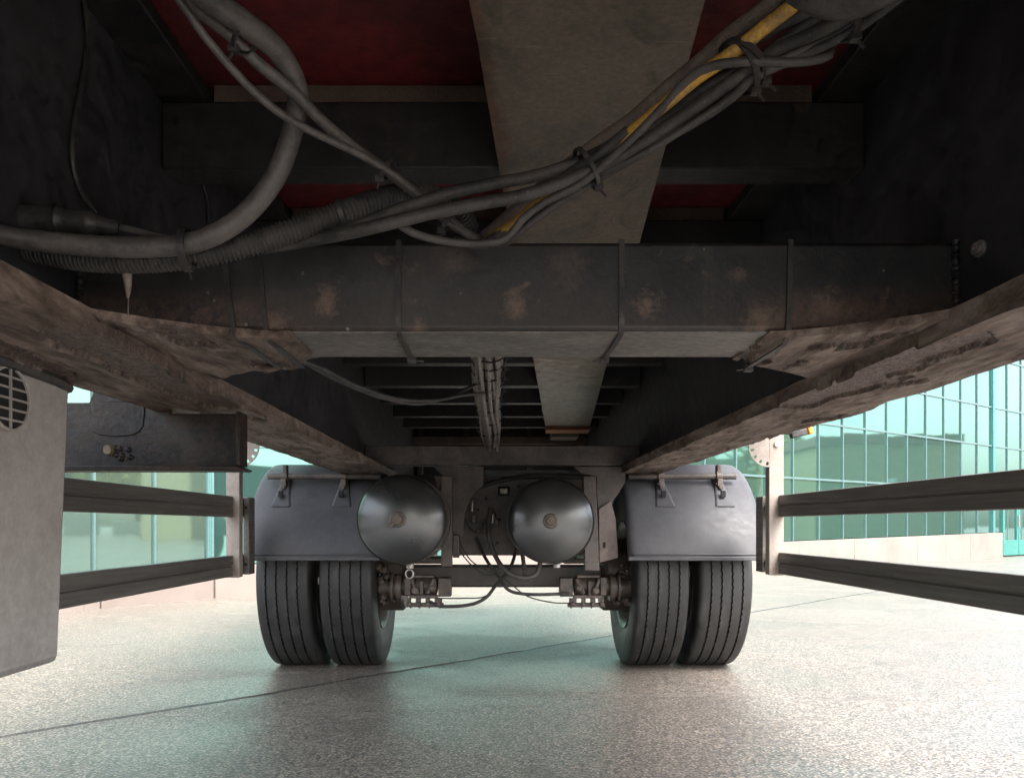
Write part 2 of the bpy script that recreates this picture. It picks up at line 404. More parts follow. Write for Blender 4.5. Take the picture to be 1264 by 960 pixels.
class MB:
    def __init__(self):
        self.v, self.f, self.attr = [], [], {}

    def add(self, vs, fs):
        o = len(self.v)
        self.v += [Vector(p) for p in vs]
        self.f += [tuple(i + o for i in f) for f in fs]
        return self

    def box(self, x0, x1, y0, y1, z0, z1, mat=None):
        vs = [Vector(p) for p in ((x0, y0, z0), (x1, y0, z0), (x1, y1, z0), (x0, y1, z0), (x0, y0, z1), (x1, y0, z1), (x1, y1, z1), (x0, y1, z1))]
        if mat is not None:
            vs = [mat @ p for p in vs]
        return self.add(vs, [(0, 3, 2, 1), (4, 5, 6, 7), (0, 1, 5, 4), (1, 2, 6, 5), (2, 3, 7, 6), (3, 0, 4, 7)])

    def bar(self, a, b, w, h, up=Vector((0, 0, 1))):
        a, b = Vector(a), Vector(b)
        d = (b - a).normalized()
        s = d.cross(up)
        if s.length < 1e-5:
            s = d.cross(Vector((1, 0, 0)))
        s.normalize()
        u = s.cross(d)
        m = Matrix((s, d, u)).transposed().to_4x4()
        m.translation = a
        return self.box(-w / 2, w / 2, 0, (b - a).length, -h / 2, h / 2, m)

    def prism(self, poly, axis, h0, h1):
        """extrude a 2-D outline: axis 'y' takes (x, z), axis 'z' takes (x, y), axis 'x' takes (y, z)"""
        def P(p, h):
            return {'y': (p[0], h, p[1]), 'z': (p[0], p[1], h), 'x': (h, p[0], p[1])}[axis]
        n = len(poly)
        vs = [P(p, h0) for p in poly] + [P(p, h1) for p in poly]
        fs = [tuple(range(n - 1, -1, -1)), tuple(range(n, 2 * n))] + [(i, (i + 1) % n, (i + 1) % n + n, i + n) for i in range(n)]
        return self.add(vs, fs)

    def tube(self, pts, r, n=10, cap=True):
        m = len(pts)
        rs = r if isinstance(r, (list, tuple)) else [r] * m
        T = [((pts[min(i + 1, m - 1)] - pts[max(i - 1, 0)]).normalized()) for i in range(m)]
        u = T[0].orthogonal().normalized()
        vs = []
        for i in range(m):
            u = (u - T[i] * u.dot(T[i])).normalized()
            w = T[i].cross(u)
            for k in range(n):
                a = 2 * math.pi * k / n
                vs.append(pts[i] + (u * math.cos(a) + w * math.sin(a)) * rs[i])
        fs = [(i * n + k, i * n + (k + 1) % n, (i + 1) * n + (k + 1) % n, (i + 1) * n + k) for i in range(m - 1) for k in range(n)]
        if cap:
            fs += [tuple(range(n - 1, -1, -1)), tuple(range((m - 1) * n, m * n))]
        return self.add(vs, fs)

    def lathe(self, prof, c, axis, n=32, closed=False):
        """revolve (radius, offset along axis) pairs about an axis through c"""
        ax = Vector(axis).normalized()
        u = ax.orthogonal().normalized()
        w = ax.cross(u)
        c = Vector(c)
        vs = [c + ax * h + (u * math.cos(2 * math.pi * k / n) + w * math.sin(2 * math.pi * k / n)) * r for r, h in prof for k in range(n)]
        m = len(prof)
        fs = [(i * n + k, i * n + (k + 1) % n, ((i + 1) % m) * n + (k + 1) % n, ((i + 1) % m) * n + k)
              for i in range(m if closed else m - 1) for k in range(n)]
        if not closed:
            fs += [tuple(range(n - 1, -1, -1)), tuple(range((m - 1) * n, m * n))]
        return self.add(vs, fs)

    def polar_plate(self, P, rs, angs, solid, closed):
        """plate built of polar cells; P(r, a, side) places a corner, solid(i_ring, j_angle) says which cells are metal"""
        na, nr = len(angs) - (0 if closed else 1), len(rs) - 1
        idx = {}
        vs, fs = [], []

        def V(i, j, s):
            j = j % len(angs) if closed else j
            if (i, j, s) not in idx:
                idx[(i, j, s)] = len(vs)
                vs.append(P(rs[i], angs[j], s))
            return idx[(i, j, s)]

        def S(i, j):
            if i < 0 or i >= nr:
                return False
            if closed:
                j %= na
            elif j < 0 or j >= na:
                return False
            return solid(i, j)
        for i in range(nr):
            for j in range(na):
                if not S(i, j):
                    continue
                q = [(i, j), (i + 1, j), (i + 1, j + 1), (i, j + 1)]
                fs.append(tuple(V(a, b, 0) for a, b in q))
                fs.append(tuple(V(a, b, 1) for a, b in reversed(q)))
                for (a, b), (di, dj) in zip(((q[0], q[1]), (q[1], q[2]), (q[2], q[3]), (q[3], q[0])), ((0, -1), (1, 0), (0, 1), (-1, 0))):
                    if not S(i + di, j + dj):
                        fs.append((V(*a, 1), V(*b, 1), V(*b, 0), V(*a, 0)))
        return self.add(vs, fs)

    def build(self, name, mat, parent=None, bevel=0.0, smooth=38, loc=None, kind=None, label=None):
        lo = Vector((min(p[i] for p in self.v) for i in range(3)))
        hi = Vector((max(p[i] for p in self.v) for i in range(3)))
        c = Vector(loc) if loc is not None else (lo + hi) / 2
        me = bpy.data.meshes.new(name)
        me.from_pydata([p - c for p in self.v], [], self.f)
        me.materials.append(mat)
        for k, vals in self.attr.items():
            at_ = me.attributes.new(k, 'FLOAT', 'POINT')
            at_.data.foreach_set('value', vals)
        me.validate()
        if smooth:
            me.shade_smooth()
            me.set_sharp_from_angle(angle=math.radians(smooth))
        o = bpy.data.objects.new(name, me)
        scene.collection.objects.link(o)
        o.location = c
        if parent is not None:
            pw = Vector((0, 0, 0))
            p = parent
            while p is not None:
                pw += p.location
                p = p.parent
            o.parent = parent
            o.location = c - pw
        if bevel:
            bm = o.modifiers.new('bevel', 'BEVEL')
            bm.width = bevel
            bm.segments = 2
            bm.limit_method = 'ANGLE'
            bm.angle_limit = math.radians(50)
        if kind:
            o['kind'] = kind
        if label:
            o['label'] = label
        return o


def empty(name, loc, parent=None, label=None, cat=None, group=None):
    o = bpy.data.objects.new(name, None)
    scene.collection.objects.link(o)
    loc = Vector(loc)
    if parent is not None:
        o.parent = parent
        loc = loc - parent.location
    o.location = loc
    o.empty_display_size = 0.2
    if label:
        o['label'] = label
    if cat:
        o['category'] = cat
    if group:
        o['group'] = group
    return o


def spline(pts, step=0.012):
    """Catmull-Rom through the points, sampled about every step metres"""
    P = [Vector(p) for p in pts]
    P = [P[0] * 2 - P[1]] + P + [P[-1] * 2 - P[-2]]
    out = []
    for i in range(1, len(P) - 2):
        a, b, c, d = P[i - 1], P[i], P[i + 1], P[i + 2]
        n = max(2, int((c - b).length / step))
        for k in range(n):
            t = k / n
            out.append(0.5 * ((2 * b) + (c - a) * t + (2 * a - 5 * b + 4 * c - d) * t * t + (3 * b - a - 3 * c + d) * t ** 3))
    out.append(P[-2])
    return out


def smoothstep(a, b, x):
    t = max(0.0, min(1.0, (x - a) / (b - a)))
    return t * t * (3 - 2 * t)


def fbm(x, y, z=0.0, o=4):
    return noise.fractal(Vector((x, y, z)), 1.0, 2.0, o)


# ------------------------------------------------------------------ ground
g = MB()
g.add([(-300, -300, 0), (300, -300, 0), (300, 300, 0), (-300, 300, 0)], [(0, 1, 2, 3)])
ground = g.build('ground', M['asphalt'], smooth=0, loc=(0, 0, 0), kind='structure')


def joint_strip(p0, p1, seed, w0=0.012):
    m = MB()
    p0, p1 = Vector(p0), Vector(p1)
    d = (p1 - p0)
    L = d.length
    d.normalize()
    s = Vector((-d.y, d.x, 0))
    n = int(L / 0.05)
    for i in range(n + 1):
        t = L * i / n
        off = fbm(t * 1.1, seed, 0, 4) * 0.03 + fbm(t * 9, seed + 4, 0, 3) * 0.006
        w = w0 * (1 + 0.7 * fbm(t * 6, seed + 9, 0, 3))
        c = p0 + d * t + s * off
        m.v += [c - s * w, c - s * w * 0.35 + Vector((0, 0, 0.005)), c + s * w * 0.35 + Vector((0, 0, 0.005)), c + s * w]
        m.v[-4].z = m.v[-1].z = 0.0006
        if i:
            b = len(m.v) - 8
            m.f += [(b + k, b + k + 1, b + k + 5, b + k + 4) for k in range(3)]
    o = m.build('pavement_joint', M['joint'], loc=(0, 0, 0))
    o['kind'] = 'structure'
    return o


joint_strip((-4.6, 0.05, 0), (8.0, 12.6, 0), 3.0)

gr = MB()
rg_ = random.Random(31)
for k in range(900):
    y = 1.9 + 7 * rg_.random() ** 1.6
    x = rg_.uniform(-0.72, 0.72) * y
    r = rg_.uniform(0.0015, 0.0042)
    c = Vector((x, y, r * 0.4))
    vs = [c + Vector((math.cos(a) * r * rg_.uniform(0.7, 1.2), math.sin(a) * r * rg_.uniform(0.7, 1.2), -0.3 * r)) for a in (0, 1.3, 2.5, 3.8, 5.0)]
    gr.add(vs + [c + Vector((0, 0, r * 0.7))], [(i, (i + 1) % 5, 5) for i in range(5)])
gr.build('gravel', M['grit'], loc=(0, 0, 0), smooth=0, kind='stuff')

# ------------------------------------------------------------------ glass fronted building behind the trailer (facade Y = 10.5 + 0.7 X)
FU = Vector((1, 0.7, 0)).normalized()
FN = Vector((FU.y, -FU.x, 0))
FM = Matrix((FU, -FN, Vector((0, 0, 1)))).transposed().to_4x4()
FM.translation = Vector((0, 10.5, 0))


def plinth_top(u):
    return 0.394 + 0.014 * u


building = empty('glass_building', (0, 10.5, 0), label='long teal mirror glass office building on a pale concrete plinth behind the trailer', cat='building')
UC, U1, TOP = -3.784, 29.9, 6.3       # UC: where the front bends towards the camera on the left
FM_B = FM.copy()
DU = Vector((0.555, 0.832, 0)).normalized()
DN = Vector((DU.y, -DU.x, 0))
FM_A = Matrix((DU, -DN, Vector((0, 0, 1)))).transposed().to_4x4()
FM_A.translation = FM_B @ Vector((UC, 0, 0)) - DU * UC
MB().prism([tuple((FM_A @ Vector(p)).xy) for p in ((-10.5, 0.12, 0), (UC - 0.02, 0.12, 0))] + [tuple((FM_B @ Vector(p)).xy) for p in ((UC + 0.02, 0.12, 0), (U1, 0.12, 0), (U1, 12, 0), (UC, 12, 0))]
           + [tuple((FM_A @ Vector((-10.5, 9, 0))).xy)], 'z', 0, TOP + 0.25).build('wall', M['inner'], building, smooth=0)
MB().prism([tuple((FM_A @ Vector(p)).xy) for p in ((-10.6, -0.12, 0), (UC + 0.05, -0.12, 0))] + [tuple((FM_B @ Vector(p)).xy) for p in ((UC + 0.1, -0.12, 0), (U1 + 0.1, -0.12, 0), (U1 + 0.1, 12.1, 0), (UC, 12.1, 0))]
           + [tuple((FM_A @ Vector((-10.6, 9.1, 0))).xy)], 'z', TOP + 0.252, TOP + 0.5).build('roof', M['mullion_dark'], building, bevel=0.02)
DOOR_U = 15.45
zs = [None, 1.67, 2.76, 3.72, 4.95, TOP]
glass_pick = [M['glass'], M['glass'], M['glass2'], M['glass3']]


def panel(FMx, a, b):
    vs = [(a, -0.10, -0.1), (b, -0.10, -0.1), (b, 0.118, -0.1), (a, 0.118, -0.1),
          (a, -0.10, plinth_top(a)), (b, -0.10, plinth_top(b)), (b, 0.118, plinth_top(b)), (a, 0.118, plinth_top(a))]
    m = MB().add([FMx @ Vector(p) for p in vs], [(0, 3, 2, 1), (4, 5, 6, 7), (0, 1, 5, 4), (1, 2, 6, 5), (2, 3, 7, 6), (3, 0, 4, 7)])
    m.build('concrete_panel', M['concrete'], building, bevel=0.008)


def facade(FMx, us, u_end, door):
    u = us[0]
    stop = DOOR_U - 0.02 if door else u_end
    while u < stop - 0.1:
        ue = min(u + 2.49, stop)
        panel(FMx, u + 0.006, ue - 0.006)
        u = ue
    for i in range(len(us) - 1):
        a, b = us[i], us[i + 1]
        at_door = door and DOOR_U - 0.3 < a < DOOR_U + 1.6
        for r in range(5):
            z0 = (plinth_top(a) if not door or a < DOOR_U - 0.3 else 0.02) if r == 0 else zs[r]
            if at_door and r == 0:
                continue
            p = MB().box(a + 0.012, b - 0.012, 0.0, 0.024, z0 + 0.02, zs[r + 1] - 0.02, FMx).build('window_pane', random.choice(glass_pick), building, smooth=0)
            p.rotation_euler = (random.uniform(-0.004, 0.004), 0, random.uniform(-0.004, 0.004))
    for i, a in enumerate(us):
        big = door and abs(a - (DOOR_U - 0.1)) < 0.42
        w = 0.055 if big else 0.014
        z0 = plinth_top(a) + 0.003 if not door or a < DOOR_U - 0.3 else 0.01
        MB().box(a - w, a + w, -0.055 if big else -0.03, 0.1, z0, TOP, FMx).build('mullion', M['mullion_dark'] if big else M['mullion'], building, bevel=0.004)
    for z in zs[1:]:
        MB().box(us[0] + 0.02, us[-1] - 0.02, -0.024, 0.09, z - 0.02, z + 0.02, FMx).build('transom', M['mullion'], building, bevel=0.004)


us_b = [8.42 + 0.83 * i for i in range(-14, 26)]
us_b[0] = UC + 0.03
facade(FM_B, us_b, us_b[-1], True)
us_a = [UC - 0.03 - 0.62 * i for i in range(10, -1, -1)]
glass_pick = [M['glass_left']]
facade(FM_A, us_a, UC - 0.012, False)
# corner post and corner stone where the two fronts meet
q = FM_B @ Vector((UC, 0, 0))
MB().lathe([(0.085, -0.1), (0.085, plinth_top(UC))], (q.x, q.y + 0.02, 0), (0, 0, 1), 16).build('corner_stone', M['concrete'], building)
MB().lathe([(0.04, plinth_top(UC) + 0.003), (0.04, TOP)], (q.x, q.y + 0.02, 0), (0, 0, 1), 16).build('corner_post', M['mullion_dark'], building)
for k in range(2):
    a = DOOR_U + 0.12 + k * 0.92
    d = empty('door', FM @ Vector((a + 0.45, 0, 0)), building)
    fr = MB()
    fr.box(a, a + 0.10, -0.05, 0.02, 0.03, 1.645, FM).box(a + 0.80, a + 0.90, -0.05, 0.02, 0.03, 1.645, FM)
    fr.box(a + 0.10, a + 0.80, -0.05, 0.02, 0.03, 0.42, FM).box(a + 0.10, a + 0.80, -0.05, 0.02, 1.52, 1.645, FM)
    fr.build('door_frame', M['door'], d, bevel=0.004)
    MB().box(a + 0.10, a + 0.80, -0.02, 0.0, 0.42, 1.52, FM).build('door_pane', M['glass2'], d, smooth=0)
    MB().box(a + 0.83, a + 0.86, -0.10, -0.05, 0.75, 1.05, FM).build('handle', M['steel'], d, bevel=0.005)


# weeds at the foot of the plinth
def weed(px, py, size, label):
    Yw = (EYE * F) / (py - PY)
    c = at(px, py, Yw)
    c.z = 0
    root = empty('weed', c, label=label, cat='weed', group='weeds along the plinth')
    m = MB()
    for k in range(9):
        a = random.uniform(0, 6.28)
        h = size * random.uniform(0.5, 1.0)
        d = Vector((math.cos(a), math.sin(a), 0))
        s = Vector((-d.y, d.x, 0)) * size * 0.16
        p0, p1, p2 = c.copy(), c + d * h * 0.4 + Vector((0, 0, h * 0.65)), c + d * h * 0.95 + Vector((0, 0, h * 0.75))
        m.add([p0 - s * 0.3, p0 + s * 0.3, p1 + s, p1 - s, p2], [(0, 1, 2, 3), (3, 2, 4)])
    m.build('leaf', M['weed'], root, kind='stuff')


weed(252, 736.5, 0.10, 'larger bright green weed at the foot of the plinth')
weed(228, 739, 0.06, 'smaller low weed nearer the pale box at the plinth foot')


# ------------------------------------------------------------------ things across the yard, seen in the glass
def tree(x, y, h, r, leaf, label, n=1500, leaf_size=1.0):
    root = empty('tree', (x, y, 0), label=label, cat='tree', group='trees across the yard')
    rnd = random.Random(int(x * 13 + y * 7))
    t = MB()
    tp = spline([(x, y, -0.1), (x + 0.05 * h * rnd.uniform(-1, 1), y, h * 0.35), (x + 0.1, y + 0.1, h * 0.75)], 0.3)
    t.tube(tp, [0.04 * h * (1 - 0.7 * i / len(tp)) for i in range(len(tp))], 8)
    for k in range(5):
        a = rnd.uniform(0, 6.28)
        t.tube([Vector((x, y, h * (0.35 + 0.07 * k))), Vector((x + math.cos(a) * r * 0.7, y + math.sin(a) * r * 0.7, h * (0.55 + 0.08 * k)))], [0.015 * h, 0.006 * h], 6)
    t.build('trunk', M['bark'], root)
    clumps = [(Vector((x + rnd.gauss(0, 0.45) * r, y + rnd.gauss(0, 0.45) * r, h * rnd.uniform(0.42, 0.95))), r * rnd.uniform(0.22, 0.45)) for _ in range(16)]
    m = MB()
    for _ in range(n):
        c, cr = rnd.choice(clumps)
        d = Vector((rnd.gauss(0, 1), rnd.gauss(0, 1), rnd.gauss(0, 1))).normalized()
        p = c + d * cr * rnd.uniform(0.6, 1.0)
        s = rnd.uniform(0.08, 0.16) * leaf_size
        a1 = Vector((rnd.gauss(0, 1), rnd.gauss(0, 1), rnd.gauss(0, 1))).normalized() * s
        b1 = a1.orthogonal().normalized() * s * 0.7
        m.add([p - a1, p + b1, p + a1, p - b1], [(0, 1, 2, 3)])
    m.build('crown', leaf, root, smooth=0)


wh = empty('warehouse', (36, 20, 0), label='tan metal warehouse with brown roof trim across the yard', cat='building')
WU = Vector((2.5, 6.6, 0)).normalized()
WN = Vector((-WU.y, WU.x, 0))
WM = Matrix((WU, -WN, Vector((0, 0, 1)))).transposed().to_4x4()
WM.translation = Vector((33.4, 16.2, 0))
MB().box(0, 7.4, 0, 9, -0.1, 5.0, WM).build('wall', M['tan'], wh)
MB().box(-0.15, 7.55, -0.15, 9.1, 5.0, 5.5, WM).build('roof', M['roof'], wh)
MB().box(3.4, 3.9, -0.06, -0.002, 1.9, 3.3, WM).build('window', M['white'], wh)
MB().box(-7.5, -3.6, 1, 9, -0.1, 4.3, WM).build('side_wing', M['tan'], wh)
tree(40, 30, 4.6, 2.2, M['leaf_green'], 'small green tree beside the tan warehouse')
for tx, ty, th, tr, lf, lab in ((62, 11.5, 9.5, 4.0, 'leaf_yellow', 'broad yellow autumn tree nearest the warehouse wing'), (60, 5.0, 8.0, 3.6, 'leaf_yellow', 'yellow tree behind the middle pale stand-in block'),
                                (64, -1.0, 10.0, 4.2, 'leaf_green', 'tall green tree between two yellow trees'), (61, -7.5, 9.0, 4.0, 'leaf_yellow', 'yellow tree at the far end of the yard row')):
    tree(tx, ty, th, tr, M[lf], lab, 2600, 2.2)
for k, lab in enumerate(('low pale stand-in block at the warehouse end of the row', 'taller pale stand-in block second from the warehouse', 'low pale stand-in block in the middle of the row',
                         'taller pale stand-in block before the tall green tree', 'low pale stand-in block at the far end from the warehouse')):
    p = Vector((56 + 0.3 * k, 11.5 - 3.6 * k, 0))
    o = MB().box(-1.3, 1.3, -0.5, 0.5, 0, 1.2 + 0.5 * (k % 2), Matrix.Translation(p) @ Matrix.Rotation(1.5, 4, 'Z')).build('pale_standin', M['block'], bevel=0.06)  # plain blocks stand in for distant vans and houses mirrored in the glass
    o['label'] = lab
    o['category'] = 'block'
    o['group'] = 'pale blocks standing in for distant vans and houses'

# ------------------------------------------------------------------ the trailer
trailer = empty('semi_trailer', (0.035, 4.4, 0), label='single axle semi trailer seen from underneath with rusty black frame, air tanks and twin wheels', cat='trailer')
LI, LO, RI, RO = -0.575, -0.805, 0.645, 0.855        # inner and outer edges of the two lower flanges
LW, RW = -0.68, 0.75                                # webs
ZB, ZT = 1.050, 1.085                               # lower flange
ZTF, ZD = 1.631, 1.672                              # underside of upper flange / of the floor
YF, YR = -2.3, 6.35  # front end runs unseen behind the camera, lengthened to shade the underside

# floor
MB().box(-1.22, 1.29, YF, YR + 0.1, ZD, ZD + 0.03).build('floor_panel', M['red'], trailer)
for s, xo in ((-1, -1.235), (1, 1.305)):
    MB().box(xo - 0.02, xo + 0.02, YF, YR + 0.1, 1.50, 1.72).build('side_rail', M['dark_beam'], trailer, bevel=0.004)


# main beams: web and upper flange here, lower flange as a worn, flaking plate
def worn_plate(ss, ts, P, thick, mask, seed, amp=1.0):
    """slab from a grid: P(s, t) -> (x, y, z_bottom); mask(s, t) says how much scale has flaked off its underside"""
    m = MB()
    ns, nt = len(ss), len(ts)
    fl, ck = [], []
    for t in ts:
        for s in ss:
            x, y, z = P(s, t)
            q = fbm(x * 11, y * 5, seed, 8) * 0.50 + 0.05 * fbm(x * 60, y * 40, seed + 3, 3)
            edge = mask(s, t) + q
            rec = smoothstep(0.46, 0.50, edge)
            crack = max(0.0, 1 - abs(edge - 0.47) / 0.028) * smoothstep(0.12, 0.3, mask(s, t))
            ln = fbm(x * 5.0 + 3, y * 1.1, seed + 12, 6)
            crack = max(crack, 0.8 * max(0.0, 1 - abs(ln) / 0.012) * smoothstep(0.0, 0.25, fbm(x * 3, y * 2, seed + 20, 3)))
            lay = smoothstep(-0.02, 0.02, fbm(x * 4.2, y * 1.6, seed + 5, 4) - 0.08)
            dz = amp * (rec * 0.0045 - (1 - rec) * 0.0035 * smoothstep(0.2, 0.46, edge) - lay * 0.0022)
            dz += amp * (0.0018 * fbm(x * 14, y * 5, seed + 8, 4) + rec * 0.0022 * noise.noise(Vector((x * 170, y * 170, seed))))
            m.v.append(Vector((x, y, z + dz)))
            fl.append(rec)
            ck.append(crack)
    for t in ts:
        for s in ss:
            x, y, z = P(s, t)
            m.v.append(Vector((x, y, z + (thick(s) if callable(thick) else thick))))
            fl.append(0.0)
            ck.append(0.0)
    o = ns * nt
    I = lambda i, j: j * ns + i
    for j in range(nt - 1):
        for i in range(ns - 1):
            m.f.append((I(i, j), I(i, j + 1), I(i + 1, j + 1), I(i + 1, j)))
            m.f.append((o + I(i, j), o + I(i + 1, j), o + I(i + 1, j + 1), o + I(i, j + 1)))
    for j in range(nt - 1):
        for i in (0, ns - 1):
            q = (I(i, j), I(i, j + 1), o + I(i, j + 1), o + I(i, j))
            m.f.append(q if i else q[::-1])
    for i in range(ns - 1):
        for j in (0, nt - 1):
            q = (I(i, j), I(i + 1, j), o + I(i + 1, j), o + I(i, j))
            m.f.append(q if j == 0 else q[::-1])
    m.attr = {'flake': fl, 'crack': ck}
    return m


def frange(a, b, st):
    n = max(1, round((b - a) / st))
    return [a + (b - a) * i / n for i in range(n)]


ts_beam = frange(YF, 0.7, 0.15) + frange(0.7, 2.15, 0.0058) + frange(2.15, 3.4, 0.03) + frange(3.4, YR, 0.1) + [YR]
ss_beam = [i / 50 for i in range(51)]
for side, xi, xo, xw in ((-1, LI, LO, LW), (1, RI, RO, RW)):
    beam = empty('main_beam', (xw, 2.4, 1.05), trailer)
    MB().box(xw - 0.006, xw + 0.006, YF, YR, ZT, ZTF).build('web', M['web'], beam)
    MB().box(xw - 0.10, xw + 0.10 + (0 if side > 0 else 0), YF, YR, ZTF, ZTF + 0.03).build('upper_flange', M['dark_beam'], beam, bevel=0.003)

    def P(s, t, side=side, xi=xi, xo=xo):
        y = t
        ei = xi + 0.004 * fbm(y * 3.5, 1.7, side, 4)
        eo = xo + 0.010 * fbm(y * 2.6, 4.2, side * 3, 4) * (1.0 if y < 2.6 else 0.3)
        if side > 0:
            eo += 0.028 * math.exp(-((y - 1.86) / 0.10) ** 2) * smoothstep(2.0, 1.9, y)
        sag = -0.006 * math.exp(-((y - 1.5) / 0.35) ** 2)
        return ei + (eo - ei) * s, y, ZB + sag * (0.4 + 0.6 * s)

    def mask(s, t, side=side):
        c = 0.17 + 0.05 * fbm(t * 3, 0.3, side, 3)
        a = math.exp(-((s - c) / 0.26) ** 2) * smoothstep(0.98, 1.12, t) * (1 - smoothstep(1.62, 1.95, t))
        b = 0.55 * math.exp(-((s - 0.75) / 0.2) ** 2) * math.exp(-((t - (1.95 if side > 0 else 1.25)) / 0.22) ** 2)
        return max(a, b, 0.20 * smoothstep(0.6, 1.0, t))
    worn_plate(ss_beam, ts_beam, P, ZT - ZB, mask, 2.0 + side).build('lower_flange', M['rust'], beam, smooth=50)

# plates that tie the big cross member to the flanges
for side, xa, xb in ((-1, -0.33, LI - 0.012), (1, 0.44, RI + 0.012)):
    def P(s, t, xa=xa, xb=xb, side=side):
        x = xa + (xb - xa) * s
        yf = 1.236 - 0.15 * s ** 1.6 + 0.006 * fbm(x * 16, 2.2, side, 4)
        yb = 1.434 + 0.14 * s ** 1.5 + 0.008 * fbm(x * 14, 8.2, side, 4)
        return x, yf + (yb - yf) * t, 1.0868 - 0.0095 * smoothstep(0, 0.2, s) - 0.004 * s

    def mask(s, t, side=side):
        return 0.16 + (0.62 if side > 0 else 0.45) * math.exp(-((t - 0.75) / 0.3) ** 2) * math.exp(-((s - 0.25) / 0.3) ** 2) + 0.45 * math.exp(-((t - 0.2) / 0.2) ** 2) * math.exp(-((s - 0.6) / 0.35) ** 2)
    worn_plate([i / 64 for i in range(65)], [i / 60 for i in range(61)], P, lambda s: 0.0022 + 0.0095 * smoothstep(0, 0.2, s), mask, 11.0 + side, 1.0).build('gusset_plate', M['rust'], trailer, smooth=50)
# weld bead lump behind the left plate
m = MB()
m.tube(spline([at(316, 452, 1.455), at(330, 455, 1.45), at(345, 452, 1.45), at(352, 446, 1.44)], 0.004), [0.006 + 0.006 * abs(fbm(i * 0.9, 3, 0, 3)) for i in range(200)][:len(spline([at(316, 452, 1.455), at(330, 455, 1.45), at(345, 452, 1.45), at(352, 446, 1.44)], 0.004))], 8)
m.build('rust_lump', M['rust'], trailer)

# big cross member
cm = MB().box(LW + 0.0065, RW - 0.0065, 1.240, 1.430, 1.0905, 1.234).build('cross_member', M['cross'], trailer, bevel=0.008, label='big black box section cross member with dust and rust blooms')
MB().box(LW + 0.02, RW - 0.02, 1.247, 1.424, 1.0885, 1.0915).build('underside', M['cross_under'], cm)

for x in (LW + 0.010, RW - 0.010):
    wp = [Vector((x + 0.0012 * fbm(i * 0.7, x, 3, 3), 1.2385, 1.095 + 0.139 * i / 44)) for i in range(45)]
    MB().tube(wp, [0.0058 + 0.0014 * math.sin(i * 1.9) + 0.0012 * fbm(i * 0.5, x, 0, 3) for i in range(45)], 8).build('weld_bead', M['cross'], trailer)

# floor cross bearers, one behind the other
for k, y in enumerate((-2.1, -1.5, -0.9, -0.3, 0.3, 0.88, 1.55, 2.15, 2.78, 3.4, 3.95, 4.5, 5.05, 5.6)):
    MB().box(LW + 0.0065, RW - 0.0065, y, y + 0.074, 1.495, ZTF - 0.0006).build('cross_bearer', M['dark_beam'], trailer, bevel=0.004)
    MB().box(LI + 0.002, RI - 0.002, y + 0.012, y + 0.062, ZTF, ZD - 0.0006).build('floor_batten', M['bearer'], trailer, bevel=0.003)
for y in (1.55,):
    for x0 in (LW + 0.007, RW - 0.027):
        pass

# long dusty plate hung under the bearers, running slightly askew
m = MB()
n = 90
ys = [YF + 0.4 + (5.5 - YF - 0.4) * i / n for i in range(n + 1)]
for i, y in enumerate(ys):
    xl = -0.127 + 0.0874 * y + 0.004 * fbm(y * 11, 3.1, 0, 4)
    xr = 0.193 + 0.0874 * y + 0.0015 * fbm(y * 9, 7.1, 0, 3)
    for k in range(9):
        s = k / 8
        m.v.append(Vector((xl + (xr - xl) * s, y, 1.489 + 0.0015 * fbm(y * 2, s * 3, 5, 3))))
    for k in range(9):
        s = k / 8
        m.v.append(Vector((xl + (xr - xl) * s, y, 1.4945)))
    if i:
        b, a = (i - 1) * 18, i * 18
        for k in range(8):
            m.f.append((b + k, a + k, a + k + 1, b + k + 1))
            m.f.append((b + 9 + k, b + 10 + k, a + 10 + k, a + 9 + k))
        m.f.append((b, b + 9, a + 9, a))
        m.f.append((b + 8, a + 8, a + 17, b + 17))
m.attr = {'edge': ([1.0, 0.35] + [0.0] * 6 + [0.5] + [1.0] * 9) * (n + 1)}
plate = m.build('long_plate', M['plate'], trailer, label='long tan dusty plate hung lengthwise under the bearers')
MB().prism([(0.355, 5.5), (0.675, 5.5), (0.682, 5.72), (0.37, 5.72)], 'z', 1.462, 1.490).build('plate_lip', M['plate_end'], plate, bevel=0.003)
MB().box(0.42, 0.62, 5.74, 5.98, 1.44, 1.48).build('plate_foot', M['plate'], plate, bevel=0.004)

# rear frame: closing panel, posts and the cross beam in front of the axle
MB().box(-1.2, 1.27, YR, YR + 0.03, 1.0, ZD).build('rear_panel', M['dark_beam'], trailer)
for x in (-0.62, -0.25, 0.28, 0.7):
    MB().box(x - 0.02, x + 0.02, YR - 0.05, YR - 0.001, 1.2, ZTF).build('rear_post', M['chassis_brown'], trailer, bevel=0.003)
MB().box(LW + 0.007, RW - 0.007, YR - 0.12, YR - 0.051, 1.44, 1.50).build('rear_bar', M['bearer'], trailer, bevel=0.004)
MB().box(LW + 0.007, RW - 0.007, 3.95, 4.03, 1.0865, 1.19).build('axle_cross_beam', M['chassis_brown'], trailer, bevel=0.006)
MB().box(-0.1, 0.5, 4.06, 4.2, 1.035, 1.075).build('lower_cross_beam', M['dark_beam'], trailer, bevel=0.004)

